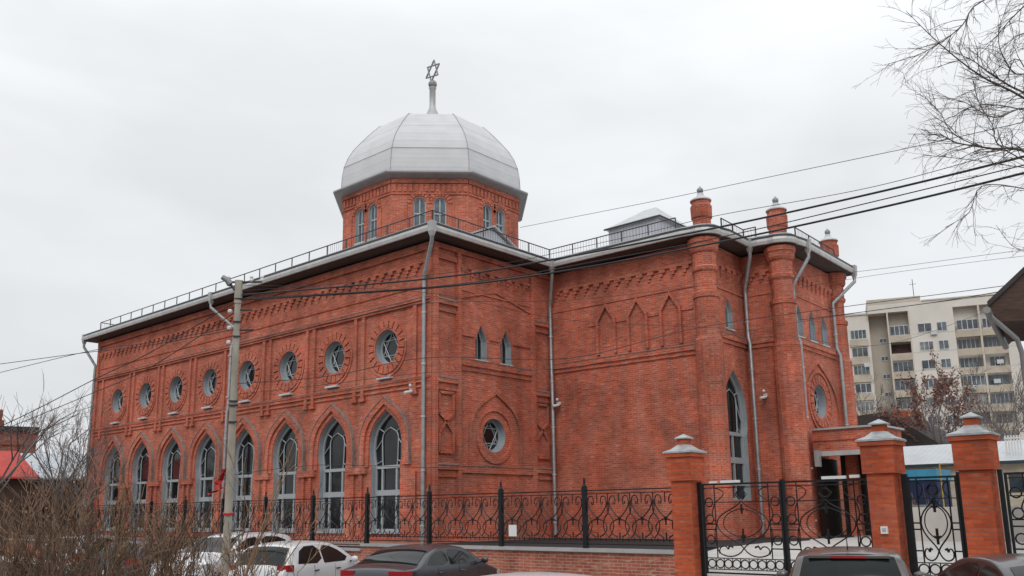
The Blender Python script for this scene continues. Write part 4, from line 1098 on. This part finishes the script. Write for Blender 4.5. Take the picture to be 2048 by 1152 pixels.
cable([at(482, 582, 21), at(900, 545, 19.4), at(1250, 475, 18), at(1430, 432, 17), at(1740, 375, 15), at(2048, 292, 13.2), at(2330, 215, 12)], .006, 'thin cable just above the heavy cables at top right')
cable([at(1040, 455, 40), at(1300, 404, 34), at(1500, 362, 30), at(1740, 312, 26), at(1880, 282, 24), at(2330, 180, 20)], .010, 'fine lone cable rising across the sky from behind the dome')
cable([at(470, 605, 21), at(300, 705, 22), at(190, 758, 23), at(60, 825, 24), at(-60, 880, 25)], .012, 'cable running down left from the pole, upper of the dark pair')
cable([at(470, 625, 21), at(300, 735, 22), at(190, 784, 23), at(40, 846, 24), at(-60, 885, 25)], .010, 'cable running down left from the pole, lower of the dark pair')
cable([at(462, 660, 21), at(300, 690, 23), at(165, 706, 25), at(0, 728, 27), at(-60, 735, 28)], .010, 'cable at far left, upper of the two nearly level ones')
cable([at(462, 655, 21), at(300, 685, 23), at(180, 702, 25), at(0, 745, 27), at(-60, 760, 28)], .009, 'cable at far left, lower of the two nearly level ones')
cable([at(462, 768, 21), at(660, 752, 22), at(860, 715, 23), at(1140, 716, 24), at(1400, 655, 25), at(1700, 612, 26), at(2048, 566, 24), at(2330, 520, 22)], .010, 'dark cable crossing all facades below the round windows')
cable([at(462, 790, 21), at(660, 768, 22), at(860, 745, 23), at(1140, 735, 24), at(1400, 680, 25), at(1700, 628, 26), at(2048, 582, 24), at(2330, 540, 22)], .006, 'faint cable just under the dark facade cable')
cable([at(462, 690, 21), at(680, 640, 22), at(860, 606, 23), at(1140, 600, 24), at(1420, 570, 25), at(1700, 545, 26), at(2048, 500, 24), at(2330, 470, 22)], .006, 'faint cable crossing above the blind arches')
cable([at(470, 570, 21), at(850, 585, 23), at(1140, 640, 25), at(1500, 660, 27), at(1760, 690, 30), at(2048, 600, 28), at(2330, 560, 25)], .006, 'faint cable sagging low across the wing')
cable([at(1600, 640, 26), at(1740, 622, 26), at(1900, 600, 25), at(2048, 575, 24), at(2330, 530, 22)], .012, 'darkest cable crossing the top of the apartment block')
cable([at(1600, 575, 30), at(1740, 552, 29), at(1900, 530, 28), at(2048, 512, 27), at(2330, 480, 25)], .006, 'faint cable in the sky above the apartment block roof')
cable([at(462, 950, 21), at(640, 930, 21), at(860, 935, 22), at(1100, 930, 24)], .007, 'faint cable level with the arch capitals')

# ------------------------------------------------------------------ trees and bushes
BARK = mat('bark_grey_brown', (.16, .125, .11), .9, var=.25, scale=9)
BARKL = mat('far_bark', (.20, .17, .16), .9, var=.2, scale=5)
TWIG = mat('twig_brown', (.17, .095, .055), .85, var=.4, scale=5, c2=(.045, .033, .027))
TWIG2 = mat('twig_tan', (.34, .21, .12), .85, var=.3, scale=5, c2=(.08, .055, .04))
DRYT = mat('tan_leaf', (.42, .24, .12), .8, var=.3, scale=6, c2=(.20, .07, .04))
DRY = mat('dry_leaf', (.22, .075, .045), .8, var=.3, scale=4, c2=(.12, .05, .035))
def grow(mb, p, d, length, r, depth, rnd, droop=.0, spread=.6, kids=(3, 5), k=4, rmin=.003, keep=.62, wob=.16, leaves=None):
    n = max(3, int(3+length*2)); n = min(n, 8); pts = [p.copy()]; dd = d.copy()
    for i in range(n):
        dd = (dd+Vector((rnd.uniform(-1, 1), rnd.uniform(-1, 1), rnd.uniform(-1, 1)))*wob+Vector((0, 0, -droop))).normalized()
        pts.append(pts[-1]+dd*(length/n))
    mb.tube(pts, r, max(rmin, r*.45), k=k if r > .02 else 3, cap=False)
    if leaves is not None and depth <= 1:
        for q_ in pts[1:]:
            for _ in range(2): leaves.append(q_+Vector((rnd.uniform(-.12, .12), rnd.uniform(-.12, .12), rnd.uniform(-.12, .12))))
    if depth <= 0: return
    for _ in range(rnd.randint(*kids)):
        t = rnd.uniform(.25, 1); i = min(n-1, int(t*n)); q_ = pts[i].lerp(pts[i+1], t*n-i if t < 1 else 1)
        base = (pts[i+1]-pts[i]).normalized()
        a = Vector((rnd.uniform(-1, 1), rnd.uniform(-1, 1), rnd.uniform(-1, 1))); a = (a-base*a.dot(base))
        if a.length < 1e-3: continue
        a.normalize(); nd = (base+a*rnd.uniform(spread*.6, spread*1.4)).normalized()
        grow(mb, q_, nd, length*keep*rnd.uniform(.75, 1.15), max(rmin, r*.52), depth-1, rnd, droop, spread, kids, k, rmin, keep, wob, leaves)
# near tree on the right: trunk stands just outside the frame, its limbs reach in
tr_ = thing('bare_tree', 'bare grey tree reaching its fine branches in from the upper right', 'tree', (at(2420, 1000, 14).x, at(2420, 1000, 14).y, -.45))
tb = tr_.location
mb = MB(); rnd = random.Random(3)
trunk_top = at(2360, 60, 14)
mb.tube([Vector((tb.x, tb.y, -.45)), at(2410, 700, 14), at(2380, 380, 14), trunk_top], .22, .08, k=10)
# (object coordinates are world; parent sits at the base)
def rel(mb, o): mb.v = [(x-o.x, y-o.y, z-o.z) for x, y, z in mb.v]; return mb
obj('trunk', rel(mb, Vector((tb.x, tb.y, -.45))), BARK, tr_)
limbs = [([(2390, 470), (2200, 300), (2048, 196), (1962, 152), (1880, 88), (1812, 22)], 13, .035),
         ([(2370, 250), (2150, 215), (2048, 185), (1985, 150), (1940, 118), (1880, 95)], 13.5, .03),
         ([(2365, 100), (2120, -40), (1965, 2), (1925, 50), (1880, 86), (1830, 112), (1768, 130)], 13, .018),
         ([(2390, 480), (2200, 360), (2048, 302), (1985, 297), (1915, 286), (1880, 270), (1816, 268)], 12.5, .03),
         ([(2390, 480), (2180, 380), (2010, 300), (1985, 250), (1958, 205), (1945, 160)], 12.8, .016),
         ([(2200, 350), (2080, 300), (1990, 300), (1910, 270), (1880, 225), (1850, 195)], 12.6, .016),
         ([(2360, 90), (2150, 60), (2048, 148), (2005, 110), (1998, 60), (2020, 0)], 13.2, .02),
         ([(2360, 60), (2200, -60), (2090, -20), (2030, 30), (1995, 70), (1960, 110)], 13.4, .022),
         ([(2370, 200), (2200, 120), (2110, 60), (2040, 70), (2000, 100)], 14.2, .02),
         ([(2370, 300), (2200, 240), (2060, 215), (1990, 235), (1930, 205), (1870, 190)], 12.2, .02),
         ([(2390, 520), (2200, 420), (2060, 380), (1965, 372), (1938, 425), (1890, 455)], 12.4, .014),
         ([(2390, 560), (2230, 480), (2130, 480), (2040, 500), (1992, 450)], 13.6, .014),
         ([(2360, 60), (2250, -100), (2080, -80), (1990, -30), (1930, -20)], 13.6, .02),
         ([(2380, 400), (2230, 260), (2090, 230), (1995, 210), (1940, 215), (1905, 235)], 13.8, .02),
         ([(2380, 400), (2230, 330), (2110, 255), (2040, 120), (2010, 160), (1975, 190)], 12.9, .018),
         ([(2390, 500), (2240, 420), (2110, 350), (2010, 330), (1925, 318), (1850, 310)], 13.1, .014)]
mb = MB()
for pl, d, r in limbs:
    P3 = [at(u, v, d+(u-2048)/320*.5+.3*sin(i*1.7)) for i, (u, v) in enumerate(pl)]
    P3[0] = Vector(P3[0]); Q = []
    n = len(P3)
    for i in range(n-1):
        p0 = P3[max(i-1, 0)]; p1 = P3[i]; p2 = P3[i+1]; p3 = P3[min(i+2, n-1)]
        for j in range(4): t = j/4; Q.append(.5*((2*p1)+(p2-p0)*t+(2*p0-5*p1+4*p2-p3)*t*t+(-p0+3*p1-3*p2+p3)*t**3))
    Q.append(P3[-1]); mb.tube(Q, r*.8, .003, k=5, cap=False)
    for i in range(3, len(Q)-1):
        for _ in range(2):
            base = (Q[i+1]-Q[i]).normalized(); a = Vector((rnd.uniform(-1, 1), rnd.uniform(-1, 1), rnd.uniform(-1, .9)))
            nd = (base+a*.75).normalized()
            rr = max(.0032, r*.30*(1-i/len(Q))+.003)
            grow(mb, Q[i], nd, rnd.uniform(.3, .85)*(1-.45*i/len(Q)), rr, 2, rnd, .04, .7, (1, 2), 3, .0018, .62, .24)
obj('crown', rel(mb, Vector((tb.x, tb.y, -.45))), BARK, tr_)

# foreground bare bushes, lower left
def bush(u, d, n, h, spread, seed, m, label, w=.5):
    rnd = random.Random(seed); p = at(u, 1152, d); o = thing('bare_bush', label, 'bush', (p.x, p.y, -.45), 0, 'bare bushes in the left foreground')
    mb = MB()
    for i in range(n):
        b = Vector((rnd.gauss(0, w), rnd.gauss(0, w), 0)); L = h*rnd.uniform(.55, 1.05)
        d0 = Vector((rnd.uniform(-1, 1)*spread, rnd.uniform(-1, 1)*spread, 1)).normalized()
        grow(mb, b, d0, L, rnd.uniform(.007, .014), 2, rnd, -.02, .5, (4, 7), 4, .0034, .42, .09)
    obj('stems', mb, m, o)
    lm = MB()
    for _ in range(n*9):
        q_ = Vector(rnd.choice(mb.v)); s_ = rnd.uniform(.010, .026)
        if q_.z < .3: continue
        a = Vector((rnd.uniform(-1, 1), rnd.uniform(-1, 1), rnd.uniform(-1, 1))).normalized()*s_; b = a.orthogonal().normalized()*s_*.6
        lm.add([q_-a, q_-b, q_+a, q_+b], [(0, 1, 2, 3)])
    tag(obj('dry_leaves', lm, DRYT, o), kind='stuff'); return o
bush(40, 10.6, 46, 1.80, .40, 11, TWIG, 'tangled brown bare bush at the far left edge, in front of the red roof', .62)
bush(150, 11.4, 46, 2.10, .34, 12, TWIG2, 'tallest tan bare bush left of the building corner', .60)
bush(265, 10.8, 46, 1.80, .36, 13, TWIG, 'dense brown bare bush below the first round windows', .60)
bush(365, 11.2, 24, 1.85, .38, 14, TWIG2, 'tan bare bush below the third arched window', .55)
bush(445, 10.8, 7, 1.75, .50, 15, TWIG, 'sparse bare bush in front of the pole and white crossover', .35)
bush(90, 9.6, 40, 1.35, .5, 16, TWIG, 'low brown thicket nearest the camera at bottom left', .7)
bush(250, 9.6, 36, 1.30, .5, 17, TWIG, 'low brown thicket right of the nearest one', .7)
# two long pale canes leaning right in front of the white cars
rnd = random.Random(5); p = at(420, 1152, 10.2); o = thing('leaning_shrub', 'few long pale canes leaning right in front of the white hatchback', 'bush', (p.x, p.y, -.45))
mb = MB()
for u1, v1 in ((590, 905), (612, 820), (565, 960), (520, 985), (655, 1005)):
    e = at(u1, v1, 10.4)-Vector((p.x, p.y, -.45)); m1 = e*.5+Vector((0, 0, .12)); mb.tube([Vector((0, 0, 0)), m1, e], .012, .004, k=5)
    for t in (.45, .6, .75, .9):
        grow(mb, m1.lerp(e, (t-.45)*1.8), (e.normalized()+Vector((rnd.uniform(-.5, .5), rnd.uniform(-.5, .5), .2))).normalized(), .35, .005, 1, rnd, 0, .5, (1, 2), 3, .003)
obj('stems', mb, TWIG2, o)

def tree(u, vbase, d, h, label, seed, m=BARKL, depth=4, kids=(3, 4), spread=.55, r=.12, leafm=None, zb=None, name='bare_tree', keep=.66, wide=.62, ll=.38):
    rnd = random.Random(seed); p = at(u, vbase, d); zb = -.45 if zb is None else zb
    o = thing(name, label, 'tree', (p.x, p.y, zb))
    mb = MB(); mb.tube([Vector((0, 0, 0)), Vector((rnd.uniform(-.1, .1), .05, h*.2)), Vector((rnd.uniform(-.2, .2), 0, h*.38))], r, r*.75, k=8); top = Vector(mb.v[-1])
    obj('trunk', mb, m, o); mb = MB(); lv = [] if leafm else None
    for i in range(6):
        a = i*2*pi/6+rnd.uniform(-.4, .4); dd = Vector((cos(a)*wide, sin(a)*wide, rnd.uniform(.7, 1.2))).normalized()
        grow(mb, Vector((0, 0, h*(.24+.14*rnd.random()))), dd, h*ll, r*.5, depth, rnd, -.02, spread, kids, 4, .006 if d < 60 else .012, keep, .12, lv)
    c = obj('crown', mb, m, o)
    if leafm:
        lm = MB()
        for q_ in lv:
            s_ = .09; a = Vector((rnd.uniform(-1, 1), rnd.uniform(-1, 1), rnd.uniform(-1, 1))).normalized()*s_; b = a.orthogonal().normalized()*s_*.7
            lm.add([q_-a, q_-b, q_+a, q_+b], [(0, 1, 2, 3)])
        obj('leaves', lm, leafm, o)
    return o
tree(115, 960, 48, 8.2, 'bare tree behind the grey roof, between brick house and the building corner', 21, depth=4, zb=0)
tree(168, 960, 42, 5.6, 'smaller bare tree pressed against the left corner of the building', 22, depth=4, zb=0)
tree(-12, 960, 36, 8.4, 'bare tree cut by the left edge above the brick house', 23, depth=3, zb=0, kids=(2, 3))
tree(1888, 890, 62, 13.6, 'tree with russet dry leaves in front of the apartment block', 24, depth=3, leafm=DRY, name='russet_tree', zb=0, kids=(3, 4), wide=.42, ll=.27, spread=.42)
tree(1975, 890, 58, 9.8, 'bare tree right of the russet tree, above the rightmost pillar', 25, depth=4, zb=0)
tree(2040, 890, 64, 11.5, 'bare tree at the right edge under the wooden house eave', 26, depth=4, zb=0)
tree(1745, 890, 74, 13.5, 'bare tree against the dark stair recess of the apartment block', 27, depth=4, zb=0)
tree(1800, 890, 80, 12.0, 'bare tree behind the red chimney', 28, depth=4, zb=0)

# ------------------------------------------------------------------ left background
ROOF_D = mat('dark_roof', (.055, .045, .042), .8, var=.2, scale=2); REDR = mat('red_sheet_roof', (.62, .045, .025), .5, var=.2, scale=1.5, stretch=(3, 3, .5))
GRR = mat('grey_sheet_roof', (.52, .58, .62), .5, var=.1); WOOD = mat('dark_timber', (.10, .055, .04), .8, var=.3, scale=3, stretch=(1, 1, 9))
def local(u, v, d, rz=None):
    return at(u, v, d)
Bh = thing('brick_house', 'brown brick house with dark flat roof edge and small chimney at the left edge', 'house', (at(20, 900, 60).x, at(20, 900, 60).y, 0))
a1 = at(76, 850, 58); nd = -Vector((ray(60, 900).x, ray(60, 900).y)).normalized(); ud = Vector((-nd.y, nd.x)); ud = ud if ud.dot(Vector((rt.x, rt.y))) > 0 else -ud; Lh = 9; a0 = a1-Vector((ud.x, ud.y, 0))*Lh
FH = Fr((a0.x-Bh.location.x, a0.y-Bh.location.y), (ud.x, ud.y), (nd.x, nd.y))
m_ = MB(); fbox(m_, FH, 0, Lh, 0, 7.2, -7, 0); fbox(m_, FH, 0, Lh, 6.3, 6.42, 0, .08); obj('wall', m_, BRF, Bh)
m_ = MB(); fbox(m_, FH, -.2, Lh+.1, 7.202, 7.5, -7.2, .2); rf = obj('roof', m_, ROOF_D, Bh)
m_ = MB(); fbox(m_, FH, Lh-3.0, Lh-2.0, 7.5, 8.0, -2, -1); fbox(m_, FH, Lh-2.95, Lh-2.15, 8.0, 8.7, -1.9, -1.1); obj('chimney', m_, BRF, rf)
Sh = thing('red_roof_shed', 'low shed with bright red sheet roof at the left edge', 'shed', (at(20, 960, 54).x, at(20, 960, 54).y, 0))
a1 = at(58, 915, 48); Ls = 6; a0 = a1-Vector((ud.x, ud.y, 0))*Ls
FS = Fr((a0.x-Sh.location.x, a0.y-Sh.location.y), (ud.x, ud.y), (nd.x, nd.y))
m_ = MB(); fbox(m_, FS, 0, Ls, 0, 3.75, -3, -.1); obj('wall', m_, WOOD, Sh)
m_ = MB(); m_.add([FS.p(-.3, 3.8, .5), FS.p(Ls+.6, 3.8, .5), FS.p(Ls-.6, 5.35, -2.2), FS.p(-.3, 5.35, -2.2), FS.p(-.3, 3.7, .5), FS.p(Ls+.6, 3.7, .5)], [(0, 1, 2, 3), (4, 5, 1, 0), (1, 5, 2)]); obj('roof', m_, REDR, Sh)
Gs = thing('grey_roof_shed', 'long low shed with pale grey roof left of the building corner', 'shed', (at(120, 960, 62).x, at(120, 960, 62).y, 0))
a1 = at(205, 915, 56); Ls = 4.6; a0 = a1-Vector((ud.x, ud.y, 0))*Ls
FG = Fr((a0.x-Gs.location.x, a0.y-Gs.location.y), (ud.x, ud.y), (nd.x, nd.y))
m_ = MB(); fbox(m_, FG, 0, Ls, 0, 4.0, -4, -.1); obj('wall', m_, WOOD, Gs)
m_ = MB(); m_.add([FG.p(-.3, 4.05, .4), FG.p(Ls+.3, 4.05, .4), FG.p(Ls+.3, 5.7, -2.5), FG.p(-.3, 5.7, -2.5), FG.p(-.3, 3.95, .4), FG.p(Ls+.3, 3.95, .4)], [(0, 1, 2, 3), (4, 5, 1, 0)]); obj('roof', m_, GRR, Gs)

# ------------------------------------------------------------------ right background
APW = mat('panel_concrete', (.68, .62, .53), .85, var=.10, scale=.25)
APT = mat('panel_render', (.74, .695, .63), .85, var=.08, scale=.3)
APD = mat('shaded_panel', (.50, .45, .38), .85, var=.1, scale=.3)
BALC = mat('balcony_front', (.60, .52, .42), .85, var=.15, scale=.6)
WFR = mat('white_window_frame', (.66, .68, .70), .5); AGL = mat('apartment_glass', (.10, .12, .14), .1, var=.5, scale=.6, spec=.8)
AGL2 = mat('curtained_glass', (.34, .36, .37), .2, var=.4, scale=.9, spec=.6); AGL3 = mat('blue_grey_glass', (.17, .22, .25), .15, var=.5, scale=.7, spec=.7)
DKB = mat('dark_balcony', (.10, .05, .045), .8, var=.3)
apo_ = thing('apartment_block', 'pale nine storey panel apartment block with balconies, far behind the pillars', 'building', (-22.8, 114.7, 0))
FP = Fr((0, 0), (.9369, .3495), (.3495, -.9369))
FH_ = 2.8; ZR = 32.3
def zf(k): return 28.9-FH_*k       # top of window row k
m_ = MB()
fbox(m_, FP, -12, -.35, 0, 31.2, -12, -1.2)          # left wing
fbox(m_, FP, 5.4, 11.3, 0, ZR, -12, 0)
fbox(m_, FP, 17.9, 19.3, 0, ZR, -12, 0)
fbox(m_, FP, 11.3, 17.9, 0, ZR, -12, -1.3)
fbox(m_, FP, 11.3, 17.9, 31.0, ZR, -1.3, 0)
fbox(m_, FP, -.35, 5.4, 31.0, ZR, -3, 0.0)
obj('wall', m_, APT, apo_)
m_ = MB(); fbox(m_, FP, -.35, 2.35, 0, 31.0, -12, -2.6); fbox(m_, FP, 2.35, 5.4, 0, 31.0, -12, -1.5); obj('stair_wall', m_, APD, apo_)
m_ = MB(); fbox(m_, FP, 2.2, 2.4, 0, 31.0, -1.5, 0); fbox(m_, FP, 5.2, 5.4, 0, 31, -1.5, -.003); fbox(m_, FP, 14.55, 14.8, 0, 31, -1.3, -.01)
obj('pier', m_, APW, apo_)
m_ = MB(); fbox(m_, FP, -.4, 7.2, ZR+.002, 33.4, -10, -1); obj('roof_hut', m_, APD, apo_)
m_ = MB(); fbox(m_, FP, -12.2, -.3, 31.2, 31.45, -12.2, -1.0); fbox(m_, FP, 7.2, 19.5, ZR+.001, ZR+.2, -12.2, .12); obj('parapet', m_, APW, apo_)
m_ = MB(); m_.tube([FP.p(6.6, 33.4, -4), FP.p(6.6, 36.8, -4)], .05, k=4); m_.tube([FP.p(6.1, 36, -4), FP.p(7.1, 36, -4)], .03, k=4); obj('antenna', m_, DARKM, apo_)
for k in range(1, 9):       # panel joints
    for a_, b_ in ((5.4, 11.3), (17.9, 19.3)): m_ = MB(); fbox(m_, FP, a_, b_, zf(k)+1.2, zf(k)+1.24, -.01, .015); obj('panel_joint', m_, APD, apo_)
def awin(u0, u1, zt_, h, n, lights=2, fm=WFR, gm=AGL):
    f = MB(); t = .09
    fbox(f, FP, u0, u1, zt_-h, zt_-h+t, n, n+.06); fbox(f, FP, u0, u1, zt_-t, zt_, n, n+.06)
    for i in range(lights+1):
        x = u0+(u1-u0)*i/lights; fbox(f, FP, max(u0, x-t/2), min(u1, x+t/2), zt_-h+t, zt_-t, n, n+.06)
    w_ = obj('window', f, fm, apo_); g_ = MB(); fbox(g_, FP, u0+.02, u1-.02, zt_-h+.02, zt_-.02, n-.05, n+.015); obj('pane', g_, gm, w_)
rndw = random.Random(4)
for k in range(7):
    z = zf(k)
    awin(6.35, 8.2, z, 1.4, .01, 3 if k % 2 else 2, WFR, rndw.choice((AGL, AGL3, AGL2))); awin(8.95, 10.25, z, 1.4, .01, 2, WFR, rndw.choice((AGL, AGL3)))
    awin(1.0, 2.0, z-1.4, .75, -2.58, 2)
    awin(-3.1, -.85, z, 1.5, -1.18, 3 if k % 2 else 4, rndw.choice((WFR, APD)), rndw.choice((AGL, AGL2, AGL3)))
    for u0, u1, n0 in ((11.5, 14.5, -1.28), (14.9, 17.8, -1.28)):
        if k in (2, 5) and u0 > 14: awin(u0+.6, u1-.3, z+.05, 1.5, n0, 3)
        else: awin(u0+.1, u1-.05, z+.1, 1.55, -.25 if rndw.random() < .6 else -1.2, rndw.choice((3, 4, 5, 6)), rndw.choice((WFR, WFR, GREY, APD)), rndw.choice((AGL, AGL2, AGL3)))
    if k in (0, 2, 3, 4): awin(2.5, 5.1, z, 1.55, -.3, 4, GREY if k != 0 else WFR, AGL)
def bal(*a): m_ = MB(); fbox(m_, FP, *a); obj('balcony', m_, BALC, apo_)
dk = MB()
for k in range(8):
    z = zf(k)-1.5
    bal(11.35, 14.54, z-1.05, z, -.12, .05); bal(14.81, 17.88, z-1.05, z, -.12, .05)
    bal(2.41, 5.19, z-1.1, z-.05, -.12, .04); bal(-3.3, -.7, z-1.15, z-.05, -1.2, -.95)
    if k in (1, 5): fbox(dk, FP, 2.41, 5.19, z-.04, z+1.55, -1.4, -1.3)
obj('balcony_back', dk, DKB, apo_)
for u, z in ((8.0, 27.0), (16.2, 22.0), (12.3, 18.4), (-1.6, 22.8), (15.5, 19.2)): m_ = MB(); fbox(m_, FP, u, u+.85, z, z+.6, .06, .4); obj('air_conditioner', m_, WFR, apo_)

# dark-roofed house with red chimney
Dh = thing('dark_roof_house', 'old house with dark sloping roof and red brick chimney behind the middle pillar', 'house', (2.0, 45, 0))
m_ = MB(); m_.box(-6, 3.0, 0.4, 8, 0, 4.2); obj('wall', m_, WOOD, Dh)
m_ = MB()
m_.add([(-5.2, -.3, 8.3), (-1.0, -.3, 8.5), (3.6, -.3, 5.0), (-7, -.3, 5.2), (-5.2, 9, 8.3), (-1.0, 9, 8.5), (3.6, 9, 5.0), (-7, 9, 5.2), (-7, -.3, 4.1), (3.3, -.3, 4.1)],
       [(0, 3, 2, 1), (1, 2, 6, 5), (4, 7, 3, 0), (0, 1, 5, 4), (3, 8, 9, 2)])
rf = obj('roof', m_, ROOF_D, Dh)
m_ = MB(); m_.box(-.95, -.15, 1, 1.8, 7.5, 8.65); obj('chimney', m_, BR2, rf)
m_ = MB(); m_.box(-.7, .5, -.34, -.3, 4.2, 4.9); obj('window', m_, APW, Dh)
# pale corrugated roof building and blue kiosk
PR_ = seammat('corrugated_sheet', (.56, .60, .62), .25, .55, .1, vertical=True, seam=.85)
PB = thing('pale_roof_shed', 'long low shed with pale corrugated roof beyond the wicket gate', 'shed', (11.9, 20, 0))
PWL = mat('cream_wall', (.60, .54, .42), .85, var=.15)
m_ = MB(); m_.box(-3.6, 5.2, .3, 5, .6, 3.4); obj('wall', m_, PWL, PB)
m_ = MB(); m_.add([(-3.9, 0, 3.5), (6, 0, 3.5), (6, 3.6, 4.55), (-3.9, 3.6, 4.55), (-3.9, 0, 3.42), (6, 0, 3.42)], [(0, 1, 2, 3), (4, 5, 1, 0)]); obj('roof', m_, PR_, PB)
m_ = MB(); m_.box(-3.9, 6, -.03, .0, 3.36, 3.5); obj('fascia', m_, mat('teal_fascia', (.03, .06, .07), .6), PB)
for x in (1.7, 2.9, 4.0): m_ = MB(); m_.box(x, x+.55, .27, .3, 2.2, 3.0); obj('window', m_, AGL, PB)
lt = thing('white_lattice', 'white slatted screen standing on the pale roof right of the rightmost pillar', 'screen', (13.6, 20.9, 3.75))
m_ = MB()
for i in range(6): m_.box(-.12+.11*i, -.06+.11*i, 0, .04, -.1, .85)
m_.box(-.14, .5, -.02, .06, .70, .76); obj('slats', m_, PLATE, lt)
ks = thing('blue_kiosk', 'dark blue kiosk with light blue canopy seen through the wicket gate', 'kiosk', (12.45, 12, .6))
m_ = MB(); m_.box(-.6, .66, 0, 1.6, 0, 1.98); obj('body', m_, mat('navy_panel', (.006, .028, .11), .8, var=.3, scale=2, c2=(.01, .012, .03)), ks)
m_ = MB(); m_.box(-.66, .70, -.05, 1.7, 1.982, 2.35); obj('canopy', m_, mat('light_blue_panel', (.05, .30, .48), .4, var=.15), ks)
m_ = MB(); m_.box(-.5, .55, -.02, -.001, .85, 1.12); obj('counter', m_, mat('grey_blue_panel', (.25, .32, .33), .5, var=.3, scale=5), ks)
gp = MB(); gp.tube([(13.32, 11.8, .6), (13.32, 11.8, 3.1), (14.3, 12.0, 3.12)], .025, k=6); tag(obj('gas_pipe', gp, mat('yellow_paint', (.50, .33, .06), .5)), 'thin yellow gas pipe standing right of the blue kiosk', 'pipe')
pw = MB(); pw.box(12.95, 26, 8.0, 8.25, .5, 1.63); tag(obj('pale_wall', pw, mat('pale_render', (.60, .555, .51), .85, var=.06)), 'low pale rendered wall behind the wicket gate', 'wall')
lo = thing('low_shrubs', 'low withered shrubs along the top of the pale rendered wall', 'bush', (14.1, 8.6, .6)); mb = MB(); rnd = random.Random(9)
for i in range(12): grow(mb, Vector((rnd.uniform(-1, 1.2), rnd.uniform(-.1, .2), 0)), Vector((rnd.uniform(-.3, .3), 0, 1)).normalized(), rnd.uniform(.9, 1.35), .012, 1, rnd, 0, .6, (3, 5), 3, .006)
obj('stems', mb, TWIG2, lo)

# dark timber house cut by the right edge
wc = at(2046, 705, 20)
wh = thing('timber_house', 'dark timber house with deep eave and grey downpipe cut by the right edge', 'house', (wc.x, wc.y, -.45))
def rl(p): return p-Vector((wc.x, wc.y, -.45))
dR = Vector((rt.x, rt.y, 0)).normalized(); dF = Vector((ray(2130, 700).x, ray(2130, 700).y, 0)).normalized()
zc_ = wc.z+.45
FW = Fr((0, 0), (dR.x, dR.y), (-dF.x, -dF.y))
m_ = MB(); fbox(m_, FW, .1, 8, 0, 5.9, -5, 0); obj('wall', m_, mat('teal_timber', (.05, .075, .08), .8, var=.2, scale=3), wh)
e0 = rl(at(1974, 603, 20)); e1 = rl(at(2048, 533, 20)); sl = (e1-e0)
e2 = e0+sl*6; back = dF*6
m_ = MB(); t_ = Vector((0, 0, -.12))
m_.add([e0, e2, e2+back, e0+back, e0+t_, e2+t_, e2+back+t_, e0+back+t_], [(0, 1, 2, 3), (7, 6, 5, 4), (0, 4, 5, 1), (3, 7, 4, 0)])
obj('roof', m_, ROOF_D, wh)
m_ = MB(); gb = [e0+t_+Vector((0, 0, -.02))-dF*-.10, e2+t_+dF*.10, Vector((e2.x, e2.y, e0.z-.5))+dF*.10, e0+dF*.10+Vector((0, 0, -.45))+dR*.25]
m_.add([*gb, *[g_+dF*3 for g_ in gb]], [(0, 3, 2, 1), (0, 4, 7, 3), (3, 7, 6, 2)]); obj('gable_boards', m_, WOOD, wh)
m_ = MB(); q0 = rl(at(1978, 628, 19.8)); m_.tube([q0-dF*.5, q0+dF*5], .08, k=8); m_.tube([q0, rl(at(1985, 636, 19.8)), rl(at(2034, 678, 19.95)), rl(at(2044, 706, 19.95)), rl(at(2080, 1000, 19.95))], .055, k=8); obj('downpipe', m_, SKIRT, wh, 50)
